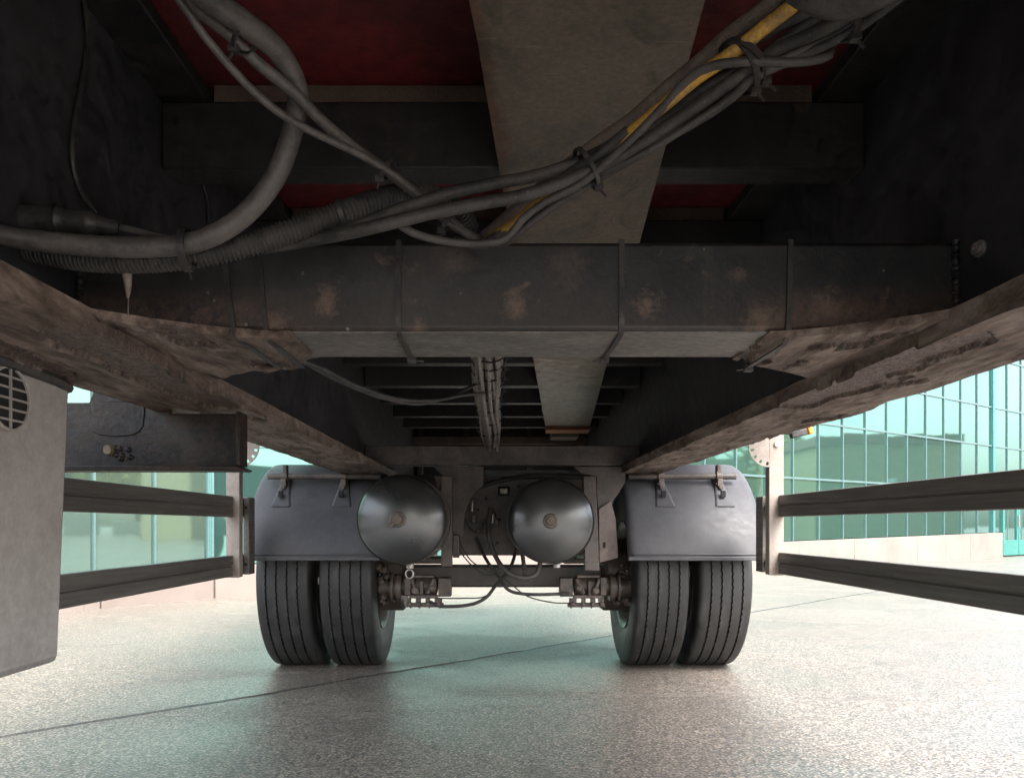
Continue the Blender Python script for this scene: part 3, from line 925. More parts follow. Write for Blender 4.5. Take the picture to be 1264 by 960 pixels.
# ---------------- axle carrier plate, hangers, suspension
carrier = MB().box(-0.26, 0.56, 4.16, 4.172, 0.617, 1.03).build('carrier_plate', M['chassis_brown'], trailer, bevel=0.003)
MB().box(-0.18, 0.53, 4.10, 4.1598, 1.031, 1.045).build('carrier_lip', M['pink_hanger'], carrier, bevel=0.002)
a = at(622, 606, 4.14)
MB().box(a.x - 0.022, a.x + 0.022, 4.13, 4.1598, a.z - 0.016, a.z + 0.016).build('label_block', M['rim'], carrier, bevel=0.004)
a = at(622, 606, 4.15)
MB().box(a.x - 0.031, a.x + 0.031, 4.15, 4.1599, a.z - 0.025, a.z + 0.025).build('block_seat', M['hole'], carrier, bevel=0.004)
m = MB()
for (px, py) in ((600, 615), (590, 629), (617, 641), (604, 636), (640, 600), (614, 670)):
    q = at(px, py, 4.155)
    m.lathe([(0.009, 0), (0.009, 0.008)], q, (0, 1, 0), 8)
m.build('bolt_head', M['hole'], carrier, kind='stuff')
m = MB()
for (px, py, w, h) in ((602, 650, 0.05, 0.035), (585, 640, 0.03, 0.05), (612, 645, 0.03, 0.04), (594, 655, 0.05, 0.02)):
    q = at(px, py, 4.12)
    m.box(q.x - w / 2, q.x + w / 2, 4.09, 4.1598, q.z - h / 2, q.z + h / 2)
m.build('brake_valve', M['running_gear'], carrier, bevel=0.005)
q = at(608, 646, 4.08)
MB().lathe([(0.012, 0), (0.016, 0.02), (0.016, 0.05)], q, (0, 0, 1), 10).build('valve_fitting', M['steel'], carrier)
q = at(583, 631, 4.08)
MB().lathe([(0.010, 0), (0.012, 0.05), (0.009, 0.06)], q, (0, 0, 1), 10).build('valve_fitting', M['steel'], carrier)


def px_prism(pts, Y, depth):
    return MB().prism([(at(x, y, Y).x, at(x, y, Y).z) for x, y in pts], 'y', Y, Y + depth)


arc = [(597, 588), (597, 599), (589, 606), (581, 616), (576, 627), (573, 641), (572, 662)]
px_prism([(534, 575.6)] + [(597, 575.6)] + arc + [(558, 662), (558, 592), (546, 586)], 3.952, 0.02).build('hanger_bracket', M['chassis_brown'], trailer, bevel=0.003)
px_prism([(544.5, 587.5), (558, 587.5), (558, 699), (544.5, 699)], 3.80, 0.05).build('tank_bracket', M['chassis_brown'], trailer, bevel=0.003)
px_prism([(559, 660), (567, 660), (567, 688), (559, 688)], 3.9, 0.05).build('tank_bracket', M['chassis_brown'], trailer, bevel=0.003)
px_prism([(720, 587.5), (735.5, 587.5), (740, 704), (722, 704)], 3.80, 0.05).build('tank_bracket', M['chassis_brown'], trailer, bevel=0.003)
px_prism([(708, 575.6), (772, 575.6), (772, 595), (764, 608), (757, 618), (753, 630), (749, 640), (738, 640), (736, 588), (716, 584)], 3.952, 0.02).build('hanger_bracket', M['chassis_brown'], trailer, bevel=0.003)
ph = px_prism([(739, 628), (754, 618), (760, 640), (763, 688), (745, 693), (740, 694)], 3.93, 0.012)
ph.build('hanger_cheek', M['pink_hanger'], trailer, bevel=0.002, label='pale pinkish primer coloured hanger cheek')
px_prism([(744.5, 669), (747.5, 669), (747.5, 676), (744.5, 676)], 3.926, 0.003).build('cheek_dark_chip', M['hole'], trailer)  # dark chip on the cheek, painted for the shade of a square opening
px_prism([(536, 587), (545, 588), (545, 600), (540, 602)], 3.86, 0.04).build('tank_bracket', M['pink_hanger'], trailer, bevel=0.002)
for xs in (-0.42, 0.50):
    m = MB()
    m.bar((xs, 3.95, 0.63), (xs, 4.9, 0.60), 0.10, 0.06)
    m.build('trailing_arm', M['running_gear'], trailer, bevel=0.008)
    MB().box(xs - 0.12, xs + 0.02 + 0.1, 4.3, 4.5, 0.565, 0.60).build('spring_seat', M['running_gear'], trailer, bevel=0.006)
    MB().lathe([(0.12, 0), (0.15, 0.05), (0.13, 0.12), (0.16, 0.2), (0.14, 0.3), (0.1, 0.33)], (xs, 4.85, 0.65), (0, 0, 1), 24).build('air_bag', M['rubber'], trailer)

# axle and brakes
AX = 0.043
axle = MB().box(-0.55, 0.64, 4.34, 4.46, 0.43, 0.555).build('axle', M['axle'], trailer, bevel=0.015)
for s in (-1, 1):
    c = AX + s * 0.62
    MB().lathe([(0.045, 0), (0.06, 0.04), (0.06, 0.3), (0.03, 0.36)], (AX + s * 0.58, 4.4, 0.5), (s, 0, 0), 20).build('axle_stub', M['running_gear'], axle)
    # drum with dust shield
    MB().lathe([(0.10, -0.09), (0.19, -0.085), (0.205, -0.07), (0.205, 0.10), (0.09, 0.105)], (AX + s * 0.64, 4.4, 0.5), (s, 0, 0), 40).build('brake_drum', M['running_gear'], axle)
    # s-cam bracket, chamber, slack adjuster: the cluttered lump inside each wheel
    br = empty('brake_gear', (c - s * 0.2, 4.1, 0.4), axle)
    YB = 4.08
    mx = (lambda p: p) if s < 0 else (lambda p: 1248 - p)     # pixel mirror about the middle of the axle

    def pbox(m, xa, xb, ya, yb, y0, y1):
        p, q = at(mx(xa), ya, YB), at(mx(xb), yb, YB)
        m.box(min(p.x, q.x), max(p.x, q.x), y0, y1, min(p.z, q.z), max(p.z, q.z))
    m = MB()
    pbox(m, 503, 548, 743, 748, 4.03, 4.07)
    pbox(m, 506, 541, 733.5, 737.5, 4.04, 4.08)
    for xa, xb in ((503.5, 508), (514, 520), (526, 531), (537, 546)):
        pbox(m, xa, xb, 737.4, 743.1, 4.042, 4.072)
    for px_ in (505, 516, 528, 541):
        m.lathe([(0.010, -0.004), (0.012, 0), (0.012, 0.015)], at(mx(px_), 745.5, 4.015), (0, 1, 0), 8)
        m.lathe([(0.005, 0), (0.005, 0.02)], at(mx(px_ + 2), 750.5, 4.05), (0, 0, 1), 6)
    m.build('cam_bracket', M['running_gear'], br, bevel=0.003)
    p = at(mx(514), 723, 4.13)
    MB().lathe([(0.03, -0.115), (0.050, -0.11), (0.054, -0.095), (0.054, -0.03), (0.062, -0.025), (0.062, -0.005), (0.054, 0.0), (0.052, 0.085), (0.02, 0.10)], p, (s, 0, 0), 26).build('brake_chamber', M['running_gear'], br)
    p = at(mx(490), 725, 4.12)
    MB().lathe([(0.03, -0.03), (0.070, -0.028), (0.074, -0.015), (0.074, -0.002), (0.060, 0.0), (0.060, 0.012), (0.076, 0.014), (0.076, 0.028), (0.05, 0.032), (0.05, 0.09)], p, (s, 0, 0), 28).build('cam_tube', M['running_gear'], br)
    m = MB()
    pbox(m, 541, 557, 713, 736, 4.07, 4.16)
    pbox(m, 500, 508, 712, 734, 4.045, 4.07)
    pbox(m, 518, 523, 716, 735, 4.05, 4.08)
    m.bar(at(mx(508), 714, 4.06), at(mx(516), 734, 4.05), 0.022, 0.02)
    m.bar(at(mx(527), 733, 4.05), at(mx(536), 714, 4.06), 0.018, 0.02)
    pbox(m, 508, 536, 709, 713, 4.06, 4.10)
    m.lathe([(0.016, 0), (0.020, 0.004), (0.020, 0.03)], at(mx(512), 729, 4.02), (0, 1, 0), 10)
    m.lathe([(0.014, 0), (0.016, 0.004), (0.016, 0.03)], at(mx(533), 726, 4.03), (0, 1, 0), 10)
    m.build('slack_adjuster', M['running_gear'], br, bevel=0.004)
    m = MB()
    rr = random.Random(5 + s)
    for k in range(26):
        q = at(mx(rr.uniform(468, 490)), rr.uniform(696, 746), rr.uniform(4.08, 4.2))
        m.lathe([(0.008, 0), (0.016, 0.004), (0.017, 0.03), (0.008, 0.036)], q, (s * rr.uniform(0.3, 1), -0.6, rr.uniform(-0.5, 0.5)), 8)
    for k in range(5):
        pbox(m, 466 + 4 * k, 469 + 5 * k, 700 + 3 * k, 716 + 6 * k, 4.12 + 0.01 * k, 4.16)
    m.build('brake_fittings', M['running_gear'], br, bevel=0.002)

# ---------------- wheels
R, ZC, YC = 0.506, 0.5, 4.4


def make_tyre_mesh():
    m = MB()
    NA = 360
    prof = [(0.292, -0.112, 0), (0.315, -0.124, 0), (0.345, -0.135, 0), (0.40, -0.141, 0), (0.45, -0.140, 0), (0.482, -0.136, 0), (0.497, -0.130, 0)]
    gx = [-0.080, -0.027, 0.027, 0.080]
    gw, gd = 0.0042, 0.013
    tread = [(R - 0.003, -0.124, 0), (R - 0.001, -0.112, 0)]
    for g_ in gx:
        tread += [(R, g_ - gw - 0.001, 1), (R - gd, g_ - gw * 0.7, 1), (R - gd, g_ + gw * 0.7, 1), (R, g_ + gw + 0.001, 1)]
    tread += [(R - 0.001, 0.112, 0), (R - 0.003, 0.124, 0)]
    prof = prof + tread + [(r, -x, 0) for r, x, z in reversed(prof)]
    n = len(prof)
    for j in range(NA):
        a = 2 * math.pi * j / NA
        zig = (0.0024, 0.0, -0.0024, 0.0)[j % 4]
        for r, x, z in prof:
            p = Vector((x + z * zig, -r * math.cos(a), r * math.sin(a)))
            if p.z < -ZC:
                p.z = -ZC
            m.v.append(p)
    for j in range(NA):
        k = (j + 1) % NA
        for i in range(n - 1):
            m.f.append((j * n + i, j * n + i + 1, k * n + i + 1, k * n + i))
    return m


def make_rim_mesh():
    """barrel open towards -x, disc with ten hand holes near +x"""
    m = MB()
    prof = [(0.300, -0.128), (0.300, -0.120), (0.287, -0.112), (0.276, -0.09), (0.255, -0.05), (0.252, 0.03), (0.276, 0.08), (0.287, 0.112), (0.300, 0.120), (0.300, 0.128),
            (0.290, 0.122), (0.270, 0.088), (0.244, 0.035), (0.247, -0.05), (0.268, -0.09), (0.282, -0.118)]
    m.lathe(prof, (0, 0, 0), (1, 0, 0), 64, closed=True)
    NA = 60
    rs = [0.09, 0.145, 0.175, 0.215, 0.232, 0.246]
    xs = {0.09: 0.152, 0.145: 0.150, 0.175: 0.142, 0.215: 0.118, 0.232: 0.095, 0.246: 0.065}

    def P(r, a, s):
        return (xs[r] - 0.010 * s, r * math.cos(a), r * math.sin(a))
    m.polar_plate(P, rs, [2 * math.pi * j / NA for j in range(NA)], lambda i, j: not (i == 2 and j % 6 in (0, 1)), True)
    for k in range(10):
        a = 2 * math.pi * (k + 0.5) / 10
        m.lathe([(0.016, 0), (0.016, 0.02), (0.010, 0.028)], (0.150, 0.118 * math.cos(a), 0.118 * math.sin(a)), (1, 0, 0), 6)
    return m


tyre0 = rim0 = None
for xx, flip in ((AX - 0.806, -1), (AX - 1.128, 1), (AX + 0.806, 1), (AX + 1.128, -1)):
    # the disc side of an inner wheel faces outward, that of an outer wheel inward
    w = empty('wheel', (xx, YC, ZC), trailer)
    if tyre0 is None:
        tyre0 = make_tyre_mesh().build('tyre', M['rubber'], w, loc=(0, 0, 0), smooth=45)
        rim0 = make_rim_mesh().build('rim', M['rim'], w, loc=(0, 0, 0), smooth=40)
        t, r_ = tyre0, rim0
    else:
        t, r_ = tyre0.copy(), rim0.copy()
        scene.collection.objects.link(t)
        scene.collection.objects.link(r_)
        t.parent = r_.parent = w
    t.location = r_.location = (0, 0, 0)
    r_.rotation_euler = (0, 0, 0 if flip > 0 else math.pi)

# ---------------- mudguards with stay tube and clamps
MR = 0.625
for side, xo, xi in ((-1, -1.25, -0.575), (1, 1.335, 0.655)):
    mg = empty('mudguard', ((xo + xi) / 2, YC, 1.12), trailer)
    m = MB()
    na = 44
    a0, a1 = math.radians(10.3), math.radians(172)
    cols = [(0.0, 0.030), (0.012, 0.012), (0.03, 0.003), (0.06, 0.0)] + [(0.06 + 0.88 * k / 6, 0.0) for k in range(1, 6)] + [(0.94, 0.0), (0.97, 0.003), (0.988, 0.012), (1.0, 0.030)]
    nc = len(cols)
    for layer in (0, 1):
        for i in range(na + 1):
            a = a0 + (a1 - a0) * i / na
            for s, drop in cols:
                r = MR - drop - layer * 0.006
                x = xo + (xi - xo) * s
                m.v.append(Vector((x, YC - r * math.cos(a), ZC + r * math.sin(a))))
    L = (na + 1) * nc
    for i in range(na):
        for k in range(nc - 1):
            p = (i * nc + k, i * nc + k + 1, (i + 1) * nc + k + 1, (i + 1) * nc + k)
            m.f.append(p)
            m.f.append(tuple(L + q for q in reversed(p)))
        for k in (0, nc - 1):
            m.f.append((i * nc + k, (i + 1) * nc + k, L + (i + 1) * nc + k, L + i * nc + k))
    for k in range(nc - 1):
        for i in (0, na):
            m.f.append((i * nc + k, i * nc + k + 1, L + i * nc + k + 1, L + i * nc + k))
    m.build('fender_shell', M['plastic'], mg, smooth=50)
    # stiffening bead along the front edge
    ye, ze = YC - MR * math.cos(a0), ZC + MR * math.sin(a0)
    MB().box(min(xo, xi) - 0.004, max(xo, xi) + 0.004, ye - 0.008, ye + 0.010, ze - 0.006, ze + 0.014).build('edge_bead', M['plastic'], mg, bevel=0.004)
    MB().box(min(xo, xi) + 0.02, max(xo, xi) - 0.02, ye - 0.001, ye + 0.012, ze + 0.020, ze + 0.028).build('edge_rib', M['plastic'], mg, bevel=0.003)
    ty, tz = 4.00, 1.034
    txo = (at(331, 588, ty) if side < 0 else at(908, 588, ty)).x
    MB().tube([Vector((txo, ty, tz)), Vector((-0.60 if side < 0 else 0.69, ty, tz))], 0.017, 16).build('stay_tube', M['chassis_brown'], mg)
    for px_ in ((352, 425) if side < 0 else (815, 887)):
        cx = at(px_, 588, ty).x
        clamp = MB()
        clamp.lathe([(0.026, -0.016), (0.026, 0.016)], (cx, ty, tz), (1, 0, 0), 16)
        clamp.box(cx - 0.010, cx + 0.010, ty - 0.012, ty + 0.03, tz + 0.015, tz + 0.06)
        clamp.box(cx - 0.014, cx + 0.014, ty - 0.035, ty - 0.005, tz - 0.07, tz - 0.015)
        clamp.box(cx - 0.022, cx + 0.010, ty - 0.030, ty + 0.02, tz - 0.045, tz - 0.035)
        clamp.lathe([(0.012, 0), (0.012, 0.03)], (cx, ty - 0.05, tz - 0.06), (0, 1, 0), 8)
        clamp.build('clamp', M['running_gear'], mg, bevel=0.003)
        # plastic wedge moulded on the guard below the clamp
        zb, zt = tz - 0.16, tz - 0.005
        def sh(z):
            return YC - math.sqrt(max(0, MR ** 2 - (z - ZC) ** 2)) + 0.004
        w = MB()
        w.add([(cx - 0.012, sh(zt) - 0.055, zt), (cx + 0.012, sh(zt) - 0.055, zt), (cx + 0.052, sh(zb) - 0.012, zb), (cx - 0.042, sh(zb) - 0.012, zb),
               (cx - 0.026, sh(zt), zt), (cx + 0.026, sh(zt), zt), (cx + 0.060, sh(zb), zb), (cx - 0.050, sh(zb), zb)],
              [(0, 3, 2, 1), (4, 5, 6, 7), (0, 1, 5, 4), (1, 2, 6, 5), (2, 3, 7, 6), (3, 0, 4, 7)])
        w.build('clamp_wedge', M['plastic'], mg, bevel=0.006)
        q = (cx + 0.0, sh(tz - 0.095) - 0.05, tz - 0.095)
        MB().box(q[0] - 0.011, q[0] + 0.011, q[1] + 0.004, q[1] + 0.02, q[2] - 0.016, q[2] + 0.016).build('wedge_slot', M['hole'], mg)

# ---------------- air tanks
for k, (px_, py_, r, y0) in enumerate(((495, 641, 0.2, 3.36), (681, 643, 0.196, 3.46))):
    c = at(px_, py_, y0 + 0.05)
    prof = [(0.0005, 0.0)] + [(r * math.sin(t), 0.085 * (1 - math.cos(t)) / 1.0) for t in [math.radians(8 + 82 * i / 14) for i in range(15)]]
    prof = [(0.0005, 0.0)] + [(r * 0.985 * math.sin(math.radians(6 * i)) ** 0.9, 0.075 * (1 - math.cos(math.radians(6 * i)))) for i in range(1, 16)]
    prof += [(r, 0.080), (r, 0.60), (r * 0.8, 0.66), (r * 0.4, 0.685), (0.001, 0.69)]
    tank = MB().lathe(prof, (c.x, y0, c.z), (0, 1, 0), 64).build('air_tank', M['tank'], trailer, smooth=30,
                                                                label='air tank with tarnished rim hanging left of the hanger' if k == 0 else 'cleaner air tank hanging right of the valve plate')
    MB().lathe([(r + 0.0015, 0.078), (r + 0.003, 0.082), (r + 0.003, 0.094), (r + 0.0015, 0.098)], (c.x, y0, c.z), (0, 1, 0), 64, closed=True).build('seam', M['tank_rim'] if k == 0 else M['tank'], tank)
    m = MB().lathe([(0.034, 0.012), (0.036, 0.002), (0.036, -0.006), (0.028, -0.010), (0.028, -0.012)], (c.x - 0.008, y0, c.z), (0, 1, 0), 24)
    m.lathe([(0.020, -0.024), (0.022, -0.020), (0.022, -0.011)], (c.x - 0.008, y0, c.z), (0, 1, 0), 6 if k else 20)
    if k == 0:
        m.bar((c.x - 0.02, y0 - 0.015, c.z - 0.015), (c.x - 0.045, y0 - 0.02, c.z - 0.035), 0.010, 0.010)
    m.build('bung', M['bung'], tank)
    for yy in (0.22, 0.48):
        MB().lathe([(r + 0.0015, yy), (r + 0.005, yy), (r + 0.005, yy + 0.035), (r + 0.0015, yy + 0.035)], (c.x, y0, c.z), (0, 1, 0), 48, closed=True).build('strap', M['chassis_brown'], tank)
    zb = c.z - r
    m = MB().lathe([(0.018, 0), (0.018, 0.02), (0.010, 0.03)], (c.x + 0.03, y0 + 0.14, zb - 0.02), (0, 0, 1), 10)
    if k == 0:
        t_ = [Vector((c.x + 0.03 + 0.017 * math.cos(a), y0 + 0.12, zb - 0.045 + 0.02 * math.sin(a))) for a in [i * 2 * math.pi / 16 for i in range(17)]]
        m.tube(t_, 0.004, 6)
    m.build('drain_valve', M['steel'], tank)

# ---------------- side guards
rail_prof = [(0.0, 0.0), (0.004, -0.002), (0.020, -0.002), (0.024, 0.0), (0.024, 0.092), (0.020, 0.094), (0.004, 0.094), (0.0, 0.092), (0.0, 0.052), (0.006, 0.050), (0.006, 0.044), (0.0, 0.042)]
for side, xg, zu, zl, ypost, yend, y0 in ((-1, -1.195, 0.818, 0.549, 3.50, 3.735, 0.5), (1, 1.25, 0.818, 0.566, 3.40, 3.625, -0.6)):
    sg = empty('side_guard', (xg, ypost, 0.55), trailer)
    for z in (zu, zl):
        prof = [(xg - side * 0 + (side * px_ if side > 0 else -px_), z + pz) for px_, pz in rail_prof]
        MB().prism(prof, 'y', y0, yend - 0.012).build('rail', M['rail'], sg, bevel=0.0015)
    xa, xb = sorted((xg + side * 0.028, xg + side * -0.002))
    ec = MB().box(xa, xb, yend - 0.0115, yend, zl - 0.004, zu + 0.097)
    ec.build('end_cap', M['rail'], sg, bevel=0.003)
    for ys_ in (0.6,):
        if ys_ > y0:
            MB().box(xg - side * 0.014 - 0.012, xg - side * 0.014 + 0.012, ys_ - 0.03, ys_ + 0.03, zl - 0.01, 1.5).build('post', M['post'], sg, bevel=0.003)
    pin = (at(279, 600, ypost).x, at(295.5, 600, ypost).x) if side < 0 else (at(949.5, 600, ypost).x, at(967.5, 600, ypost).x)
    p = MB()
    p.box(pin[0], pin[1], ypost, ypost + 0.006, zl - 0.008, 1.5)
    edge = pin[1] if side < 0 else pin[0]
    p.box(edge - 0.0061, edge - 0.0001, ypost + 0.0061, ypost + 0.05, zl - 0.006, 1.5) if side < 0 else p.box(edge + 0.0001, edge + 0.0061, ypost + 0.0061, ypost + 0.05, zl - 0.006, 1.5)
    p.build('post', M['post'], sg, bevel=0.002)
    # slotted half-round adjuster plate at the top of the post
    cx = edge
    cz = at(0, 551, ypost).z
    angs = [math.radians(-96 + 192 * j / 24) for j in range(25)]
    pl = MB()
    pl.polar_plate(lambda r, a, s, cx=cx, cz=cz, side=side, ypost=ypost: (cx - side * r * math.cos(a), ypost + 0.001 + 0.005 * s, cz + r * math.sin(a)),
                   [0.0005, 0.045, 0.058, 0.068, 0.083, 0.090], angs, lambda i, j: not (i == 3 and j % 3 == 1), False)
    pl.build('adjuster_plate', M['post'], sg, smooth=0)
    MB().lathe([(0.012, 0), (0.012, 0.008)], ((pin[0] + pin[1]) / 2, ypost - 0.008, cz + 0.01), (0, 1, 0), 10).build('bolt', M['steel'], sg)
    # stub between the rail ends behind the post
    xs_ = at(302, 660, yend).x if side < 0 else at(941.5, 660, yend).x
    MB().box(xg + (0.002 if side < 0 else -0.03), xg + (0.03 if side < 0 else -0.002), yend - 0.10, yend - 0.0118, zl - 0.002, zu + 0.094).build('end_post', M['rail'], sg, bevel=0.004)
    for z in (zu + 0.045, zl + 0.045):
        MB().lathe([(0.006, 0), (0.006, 0.006)], (xg - side * 0.016, yend - 0.107, z), (0, 1, 0), 8).build('rivet', M['hole'], sg)

# side marker lamp beyond the right beam
a = at(992, 534, 3.15)
mk = MB().bar((a.x - 0.055, a.y, a.z - 0.012), (a.x + 0.012, a.y, a.z + 0.006), 0.03, 0.028).build('marker_lamp', M['tie'], trailer, bevel=0.005)
MB().bar((a.x + 0.013, a.y, a.z + 0.006), (a.x + 0.034, a.y, a.z + 0.012), 0.034, 0.032).build('lens', M['amber'], mk, bevel=0.006)
MB().tube(spline([at(962, 528, 3.15), at(970, 535, 3.14), at(980, 533, 3.13), at(984, 530, 3.15)], 0.01), 0.004, 6).build('lamp_wire', M['tie'], mk)
MB().box(a.x - 0.045, a.x - 0.02, a.y - 0.01, a.y + 0.01, a.z, 1.5).build('lamp_stay', M['dark_beam'], mk)

# ---------------- pale box under the left beam
XB = -0.788
box = MB()
vs = [(-1.17, 0.1, 0.52), (XB - 0.034, 0.1, 0.52), (XB - 0.034, 1.452, 0.52), (-1.17, 1.452, 0.52), (-1.17, 0.1, 1.046), (XB - 0.012, 0.1, 1.046), (XB - 0.012, 1.452, 1.046), (-1.17, 1.452, 1.046)]
box.add(vs, [(0, 3, 2, 1), (4, 5, 6, 7), (0, 1, 5, 4), (1, 2, 6, 5), (2, 3, 7, 6), (3, 0, 4, 7)])
sb = box.build('storage_box', M['box'], trailer, bevel=0.014, label='pale grey storage box with a round vent')
MB().tube(spline([(XB - 0.008, 0.1, 1.046), (XB - 0.008, 0.9, 1.046), (XB - 0.009, 1.2, 1.044), (XB - 0.010, 1.40, 1.040), (XB - 0.02, 1.452, 1.036)], 0.03), 0.011, 8).build('seal', M['cable'], sb)
vc = Vector((XB - 0.0140, 1.262, 0.985))
MB().lathe([(0.0005, 0.0), (0.050, 0.0), (0.050, 0.004), (0.0005, 0.0042)], vc, (1, 0, 0), 40).build('vent_dark_disc', M['hole'], sb)  # dark disc on the panel face, painted for the shade inside the vent
MB().lathe([(0.049, 0.0), (0.054, 0.0), (0.054, 0.006), (0.052, 0.0085), (0.049, 0.0075)], vc, (1, 0, 0), 40, closed=True).build('vent_ring', M['box'], sb)
for k in range(-2, 3):
    h = math.sqrt(0.049 ** 2 - (k * 0.0175) ** 2) - 0.0005
    MB().box(vc.x + 0.0043, vc.x + 0.0075, vc.y - h, vc.y + h, vc.z + k * 0.0175 - 0.0016, vc.z + k * 0.0175 + 0.0016).build('vent_slat', M['box'], sb)
MB().box(vc.x + 0.0044, vc.x + 0.0085, vc.y - 0.0012, vc.y + 0.0012, vc.z - 0.0485, vc.z + 0.0485).build('vent_bar', M['box'], sb)

# ---------------- tarry outrigger bracket under the left beam
YO = 1.81
zt = ZB - 0.010
pts = [(-1.06, 0.915), (-0.594, 0.915), (-0.594, zt), (-0.765, zt), (-0.772, 1.13), (-0.93, 1.13), (-0.945, 1.10), (-0.957, 1.066), (-1.06, 1.066)]
og = MB().prism(pts, 'y', YO, YO + 0.012).build('outrigger', M['outrigger'], trailer, bevel=0.003, label='tar black rusty outrigger bracket below the left beam')
m = MB().prism([(-1.06, 0.903), (-0.585, 0.903), (-0.577, 0.9065), (-0.596, 0.9145), (-1.06, 0.9145)], 'y', YO - 0.045, YO + 0.02)
m.build('lower_lip', M['outrigger'], og, bevel=0.002)
pp = [(at(x, y, YO).x, at(x, y, YO).z) for x, y in ((113, 496), (113, 526), (116, 533), (123, 537), (145, 539), (164, 537), (172, 533), (177, 526), (179, 508), (179, 496))]
MB().prism(pp, 'y', YO - 0.0035, YO - 0.0005).build('pressed_panel', M['outrigger'], og, bevel=0.003)
MB().box(-0.598, -0.590, YO - 0.04, YO + 0.02, 0.915, zt).build('end_flange', M['outrigger'], og, bevel=0.002)
q = at(132, 555, YO - 0.01)
MB().lathe([(0.011, 0), (0.0135, 0.004), (0.014, 0.012)], q, (0.15, 1, 0.1), 7).build('nut', M['brass'], og)
q = at(148, 560, YO - 0.006)
m = MB()
for k in range(7):
    m.lathe([(0.003, 0), (0.007, 0.003), (0.006, 0.010)], q + Vector((random.uniform(-0.02, 0.025), 0, random.uniform(-0.012, 0.016))), (0, 1, 0), 7)
m.build('tar_blob', M['outrigger'], og)
q = at(72, 600, 1.8)

# ---------------- bolt on the right web, scuff plate ends
q = Vector((RW - 0.006, 1.18, 1.201))
bolt = MB().lathe([(0.013, 0.0), (0.013, -0.004), (0.009, -0.0045), (0.0095, -0.010), (0.004, -0.0105), (0.0035, -0.006)], q, (1, 0, 0), 18)
bolt.build('web_bolt', M['steel'], trailer)

# sealant drip under the hose
dr = spline([at(158, 326, 1.10), at(157, 338, 1.10), at(158, 352, 1.10), at(158, 368, 1.10)], 0.004)
m = MB().tube(dr, [0.0072 * (1 - 0.75 * (i / (len(dr) - 1)) ** 2.2) for i in range(len(dr))], 10)
m.tube([at(158.5, 366, 1.10), at(158, 390, 1.10)], 0.0007, 5)
m.build('sealant_drip', M['sealant'], trailer)

# straps round the cross member
for px_, yb, bent in ((290, 1.425, 0.018), (329, 1.425, 0.012), (492, 1.43, 0), (767, 1.43, 0), (972, 1.43, -0.004)):
    x = at(px_, 350, 1.24).x
    zb = 1.070 if (px_ < 340 or px_ > 900) else 1.0866
    strap = MB()
    yf = 1.2375
    path = [(x - bent, yf, 1.236), (x - bent * 0.6, yf - 0.001, 1.16), (x, yf - 0.001, zb + 0.02), (x + bent * 0.4, yf + 0.008, zb + 0.004), (x + bent, yf + 0.03, zb - 0.001), (x + bent, yb, zb - 0.001)]
    sp = spline([Vector(p) for p in path], 0.008)
    h = 0.0042
    for i, p in enumerate(sp):
        t = (sp[min(i + 1, len(sp) - 1)] - sp[max(i - 1, 0)]).normalized()
        nrm = Vector((1, 0, 0)).cross(t).normalized() * 0.0016
        sx = Vector((h, 0, 0))
        strap.v += [p - sx - nrm, p + sx - nrm, p + sx + nrm, p - sx + nrm]
        if i:
            b = len(strap.v) - 8
            strap.f += [(b + k, b + (k + 1) % 4, b + 4 + (k + 1) % 4, b + 4 + k) for k in range(4)]
    strap.f += [(3, 2, 1, 0), tuple(len(strap.v) - 4 + k for k in range(4))]
    s_ = strap.build('cable_tie', M['tie'], cm, smooth=60)
    if px_ in (492, 767, 972):
        hd = MB()
        hd.box(x - 0.008, x + 0.008, yb - 0.004, yb + 0.012, zb - 0.007, zb + 0.006)
        d = 1 if px_ < 600 else -1
        hd.bar((x + 0.005 * d, yb + 0.004, zb - 0.002), (x + 0.022 * d, yb + 0.005, zb - 0.004), 0.006, 0.003)
        hd.build('tie_head', M['cable_grey'], s_, bevel=0.002)


# ---------------- cables and hoses
def cable(name, pts, r, mat, n=10, jitter=0.0, seed=0, parent=trailer, label=None):
    sp = spline([at(*p) for p in pts], 0.012)
    if jitter:
        sp = [p + Vector((fbm(i * 0.06, seed, 1, 3), fbm(i * 0.06, seed, 5, 3), fbm(i * 0.06, seed, 9, 3))) * jitter for i, p in enumerate(sp)]
    return MB().tube(sp, r, n).build(name, M[mat], parent, label=label)


def loop_tie(px, py, Y, dpx, dpy, r, w=0.006, parent=trailer, mat='tie'):
    """a cable tie round a bundle whose direction on the picture is (dpx, dpy)"""
    c = at(px, py, Y)
    d = Vector((dpx, 0.25, -dpy)).normalized()
    m = MB()
    m.lathe([(r - 0.001, -w / 2), (r + 0.0015, -w / 2), (r + 0.0015, w / 2), (r - 0.001, w / 2)], c, d, 20, closed=True)
    e = d.orthogonal().normalized()
    k = Vector((d.z, 0, -d.x)).normalized()
    hd = c + k * (r + 0.002)
    m.box(-0.006, 0.006, -0.005, 0.005, -0.004, 0.005, Matrix.Translation(hd))
    m.bar(hd, hd + k * 0.012 + Vector((0.004, 0, -0.003)), 0.004, 0.002)
    return m.build('bundle_tie', M[mat], parent, smooth=40)


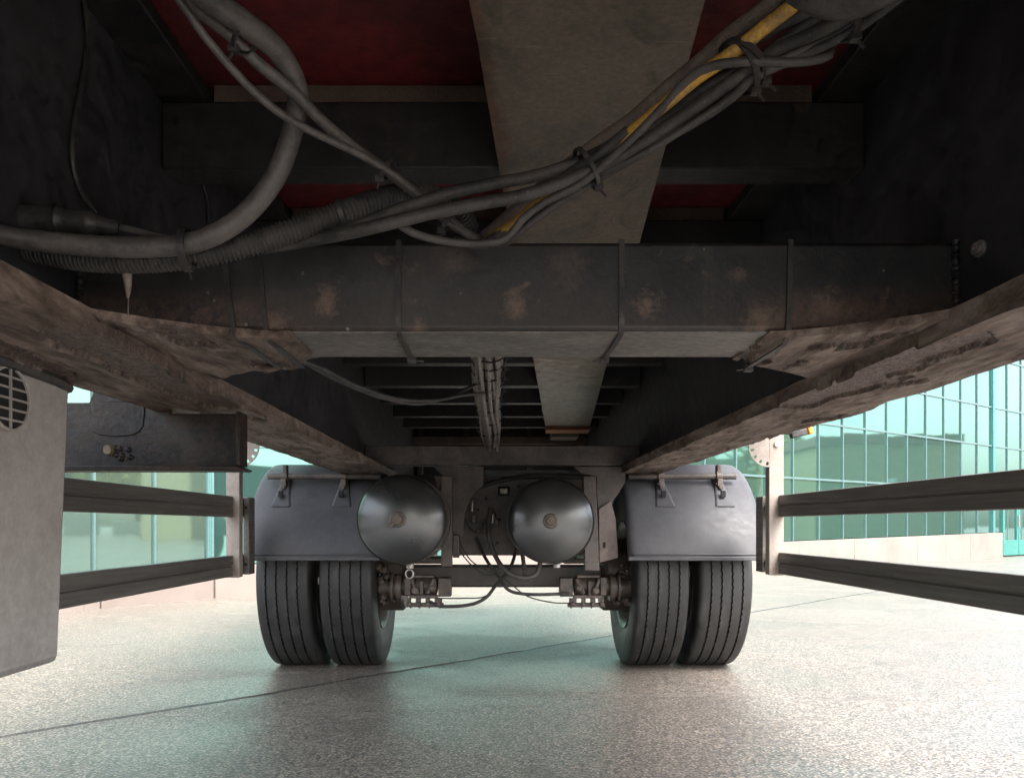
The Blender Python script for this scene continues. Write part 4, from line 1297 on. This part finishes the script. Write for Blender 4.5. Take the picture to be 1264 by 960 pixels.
cable('air_hose', [(-60, 282, 1.0), (0, 290, 1.02), (60, 299, 1.04), (150, 305, 1.05), (235, 300, 1.055), (295, 271, 1.055), (340, 218, 1.045), (364, 150, 1.03), (366, 108, 1.0), (345, 66, 0.96), (308, 34, 0.91), (262, 2, 0.86), (215, -35, 0.8)],
      0.0142, 'hose', 16, label='thick grey air hose curving down to the lower left')
cable('cable', [(200, -40, 0.85), (238, 8, 0.89), (280, 40, 0.92), (318, 78, 0.95), (360, 112, 0.98), (400, 152, 1.02), (440, 185, 1.06), (480, 213, 1.10), (515, 240, 1.14), (548, 270, 1.19), (580, 290, 1.23), (602, 304, 1.30), (615, 334, 1.42)], 0.0078, 'hose', 12)
cable('cable', [(190, -45, 0.83), (228, 10, 0.87), (255, 48, 0.89), (300, 100, 0.93), (340, 136, 0.96), (380, 160, 0.99), (430, 184, 1.03), (470, 205, 1.07), (512, 236, 1.12), (545, 262, 1.17), (578, 287, 1.23), (600, 306, 1.30), (608, 336, 1.42)], 0.0052, 'hose', 10)
loop_tie(306, 46, 0.915, 40, 44, 0.021)
loop_tie(478, 211, 1.088, 36, 28, 0.015)
loop_tie(231, 306, 1.06, 60, -3, 0.026, 0.010)

# corrugated conduit
cp = spline([at(*p) for p in [(20, 304, 1.10), (90, 318, 1.095), (160, 322, 1.09), (232, 317, 1.09), (300, 303, 1.10), (360, 285, 1.11), (420, 264, 1.12), (465, 248, 1.14), (505, 240, 1.17), (540, 245, 1.20), (566, 262, 1.23), (580, 285, 1.26)]], 0.004)
ev, run = [cp[0]], 0.0
for a_, b_ in zip(cp, cp[1:]):           # even steps along the conduit so that its ribs are regular
    L_ = (b_ - a_).length
    while run + L_ >= 0.0016 * len(ev):
        ev.append(a_.lerp(b_, (0.0016 * len(ev) - run) / L_))
    run += L_
MB().tube(ev, [(0.0176, 0.0176, 0.0146, 0.0146)[i % 4] for i in range(len(ev))], 18).build('corrugated_conduit', M['cable'], trailer, smooth=30)
loop_tie(422, 264, 1.12, 60, -18, 0.020, 0.007)
loop_tie(553, 276, 1.19, 30, 24, 0.014, 0.007)

# left wall wiring: plug, tail and the thin wire stuck to the web
pl_ = spline([at(*p) for p in [(-50, 268, 1.10), (0, 270, 1.10), (60, 272, 1.10), (64, 272, 1.10), (100, 275, 1.10), (120, 277, 1.10), (150, 282, 1.10)]], 0.005)
rad = []
for p in pl_:
    q = (p.x * F / p.y) + PX
    rad.append(0.017 if q < 28 else (0.0205 if q < 72 else (0.0215 if q < 80 else (0.018 if q < 118 else 0.0135 - 0.004 * (q - 118) / 32))))
MB().tube(pl_, rad, 16).build('cable_plug', M['tie'], trailer)
cable('cable', [(140, 280, 1.10), (160, 283, 1.095), (190, 291, 1.085), (222, 296, 1.075)], 0.0048, 'hose', 8)
m = MB().tube(spline([Vector((LW + 0.011, (LW + 0.011) * F / (x - PX), EYE + (PY - y) * ((LW + 0.011) / (x - PX)))) for x, y in ((101, -30), (106, 20), (108, 60), (100, 110), (91, 160), (90, 200), (99, 235), (117, 262))], 0.01), 0.0045, 8)
m.build('wire', M['tie'], trailer)
m = MB().tube(spline([Vector((LW + 0.010, (LW + 0.010) * F / (x - PX), EYE + (PY - y) * ((LW + 0.010) / (x - PX)))) for x, y in ((250, 228), (256, 250), (257, 285), (255, 300))], 0.01), 0.003, 6)
m.build('wire', M['tie'], trailer)

# bundle from the cross member up to the upper right
bundle = empty('cable_bundle', at(740, 205, 1.12), trailer, label='dusty bundle of cables with a yellow one among them')


def bc(name, pts, r, mat, **k):
    k.setdefault('jitter', 0.003)
    return cable(name, pts, r, mat, parent=bundle, **k)


bc('cable', [(320, 304, 1.135), (375, 296, 1.13), (418, 287, 1.105), (450, 275, 1.09), (490, 260, 1.10), (545, 243, 1.11), (610, 228, 1.12), (670, 215, 1.125), (722, 196, 1.12), (770, 170, 1.10), (830, 126, 1.06), (890, 80, 1.01), (940, 44, 0.97), (1000, 12, 0.92), (1060, -25, 0.87)], 0.0088, 'cable')
bc('cable', [(325, 306, 1.135), (380, 297, 1.13), (425, 288, 1.095), (470, 278, 1.08), (530, 264, 1.09), (600, 250, 1.10), (660, 237, 1.105), (722, 214, 1.10), (775, 188, 1.08), (840, 146, 1.04), (905, 100, 1.0), (960, 62, 0.96), (1020, 34, 0.92), (1085, -5, 0.86), (1130, -35, 0.83)], 0.0092, 'cable', seed=2)
bc('cable', [(485, 272, 1.10), (510, 288, 1.10), (545, 298, 1.12), (590, 302, 1.13), (625, 296, 1.13), (645, 272, 1.12), (672, 250, 1.115), (722, 222, 1.10), (780, 172, 1.06), (820, 130, 1.03), (850, 98, 1.0), (880, 82, 0.975), (930, 76, 0.96), (985, 76, 0.95), (1024, 68, 0.945), (1022, 50, 0.95)], 0.0058, 'cable_grey', seed=3)
bc('cable', [(560, 296, 1.20), (590, 303, 1.19), (625, 300, 1.16), (655, 275, 1.15), (690, 250, 1.14), (724, 230, 1.12), (790, 190, 1.08), (850, 155, 1.04), (900, 124, 1.01), (935, 94, 0.98), (990, 68, 0.95), (1050, 40, 0.91), (1120, -10, 0.85)], 0.0062, 'cable', seed=4)
bc('cable', [(735, 218, 1.11), (800, 186, 1.07), (860, 150, 1.03), (910, 114, 1.0), (960, 78, 0.96), (1020, 50, 0.93), (1090, 2, 0.87)], 0.0048, 'cable_grey', seed=5)
bc('cable', [(600, 300, 1.24), (650, 268, 1.19), (700, 226, 1.15), (760, 184, 1.11), (820, 140, 1.07), (880, 104, 1.02), (930, 80, 0.985), (985, 40, 0.94), (1040, 5, 0.9), (1080, -20, 0.87)], 0.0080, 'cable', seed=6)
bc('yellow_cable', [(597, 302, 1.25), (640, 272, 1.195), (665, 252, 1.17), (690, 236, 1.15), (740, 199, 1.105), (790, 156, 1.062), (820, 130, 1.035), (860, 97, 1.005), (893, 74, 0.98), (940, 38, 0.945), (985, 4, 0.915), (1010, -20, 0.89)], 0.0092, 'yellow', seed=7, label='yellow cable')
bc('split_sheath', [(590, 300, 1.29), (615, 278, 1.25), (645, 252, 1.21), (700, 206, 1.17), (740, 176, 1.14), (780, 148, 1.11), (830, 104, 1.07), (862, 78, 1.04), (900, 44, 1.0), (940, 14, 0.96), (975, -20, 0.93)], 0.0105, 'cable_brown', seed=8)
bc('split_sheath', [(700, 218, 1.13), (730, 199, 1.105), (760, 178, 1.085), (778, 164, 1.072)], 0.0098, 'cable', seed=9)
bc('black_hose', [(985, -14, 0.86), (1010, 0, 0.85), (1050, 4, 0.83), (1095, -14, 0.80), (1140, -40, 0.78)], 0.017, 'cable', seed=12)
loop_tie(722, 206, 1.112, 60, -38, 0.027, 0.007, bundle)
loop_tie(727, 212, 1.108, 60, -38, 0.025, 0.006, bundle)
loop_tie(912, 84, 0.99, 58, -42, 0.035, 0.009, bundle)
loop_tie(918, 80, 0.985, 40, -50, 0.034, 0.008, bundle)
loop_tie(1040, 24, 0.90, 58, -40, 0.024, 0.009, bundle)

# second bundle hung lengthwise behind the cross member
far = empty('cable_loom', (0, 2.6, 1.35), trailer, label='tangled grey cable loom wrapped in thin black ties')
rl = random.Random(4)
for k in range(30):
    ang, rr = rl.uniform(0, 6.28), 0.046 * math.sqrt(rl.random())
    pts, tw = [], rl.uniform(-0.5, 0.5)
    for (px_, py_, Y, sc) in ((600, 345, 1.5, 0.7), (600, 400, 1.95, 1.0), (602, 440, 2.35, 1.05), (603, 470, 2.7, 1.1), (605, 500, 3.1, 1.05), (607, 525, 3.5, 1.0), (608, 547, 3.93, 0.85)):
        p = at(px_, py_, Y)
        a2 = ang + Y * tw
        p += Vector((math.cos(a2), rl.uniform(-0.6, 0.6), math.sin(a2))) * rr * sc + Vector((rl.gauss(0, 0.0032), 0, rl.gauss(0, 0.0032)))
        pts.append(p)
    sp = spline(pts, 0.05)
    MB().tube(sp, rl.choice((0.0055, 0.0068, 0.0078)), 7).build('cable', M['yellow'] if k == 7 else M['far_cable'], far)
for Y, py_ in ((2.2, 428), (2.35, 440), (2.5, 454), (2.65, 466), (2.85, 481), (3.05, 496), (3.3, 513), (3.55, 528)):
    loop_tie(603, py_, Y, 0.02, -0.3, 0.056, 0.006, far)
m = MB()
for k in range(10):
    p = at(rl.uniform(596, 616), rl.uniform(528, 550), 3.75)
    m.tube(spline([p, p + Vector((rl.gauss(0, 0.02), rl.gauss(0, 0.05), rl.gauss(0, 0.02))), p + Vector((rl.gauss(0, 0.025), 0.1, rl.gauss(0, 0.02) - 0.01))], 0.02), 0.005, 6)
m.build('frayed_end', M['far_cable'], far)

# hanging thin cables to the loom
cable('cable', [(330, 410, 1.36), (350, 430, 1.46), (380, 448, 1.6), (420, 470, 1.85), (470, 490, 2.15), (518, 498, 2.35), (560, 487, 2.5), (596, 470, 2.62)], 0.0062, 'tie', 8)
cable('cable', [(360, 440, 1.5), (400, 456, 1.68), (440, 476, 1.95), (490, 492, 2.2), (535, 494, 2.4), (570, 488, 2.52), (598, 485, 2.62)], 0.0055, 'cable', 8)
# hoses between the tanks and the axle
cable('brake_hose', [(606, 628, 4.05), (603, 650, 4.02), (606, 672, 4.0), (616, 694, 3.98), (630, 708, 3.97), (648, 713, 3.97), (662, 708, 3.98), (667, 694, 4.0)], 0.013, 'hose', 10)
cable('brake_hose', [(640, 660, 4.06), (645, 685, 4.03), (648, 708, 4.0), (652, 716, 3.98)], 0.011, 'hose', 8)
cable('brake_hose', [(588, 664, 4.13), (600, 690, 4.05), (616, 712, 4.02), (628, 728, 4.0), (650, 733, 4.0), (684, 733, 4.02), (706, 731, 4.09)], 0.009, 'cable', 8)
cable('brake_hose', [(640, 668, 4.13), (630, 700, 4.06), (612, 722, 4.02), (600, 737, 4.0), (580, 746, 4.0), (545, 748, 4.02), (530, 742, 4.05)], 0.009, 'cable', 8)
cable('wire', [(566, 640, 4.0), (566, 664, 4.0), (580, 690, 4.0), (604, 706, 4.0), (625, 716, 4.0), (650, 735, 4.02), (680, 743, 4.04), (704, 744, 4.06)], 0.0035, 'tie', 6)
cable('wire', [(564, 664, 4.0), (572, 686, 4.0), (596, 708, 4.0), (618, 712, 4.0), (600, 735, 4.0), (570, 738, 4.0), (540, 738, 4.02)], 0.0035, 'tie', 6)
cable('wire', [(574, 640, 4.08), (580, 652, 4.06), (592, 658, 4.05), (598, 640, 4.07)], 0.005, 'cable_grey', 6)
cable('wire', [(575, 610, 4.1), (600, 598, 4.08), (640, 589, 4.05), (680, 587, 4.03), (720, 589, 4.0)], 0.012, 'tie', 8)
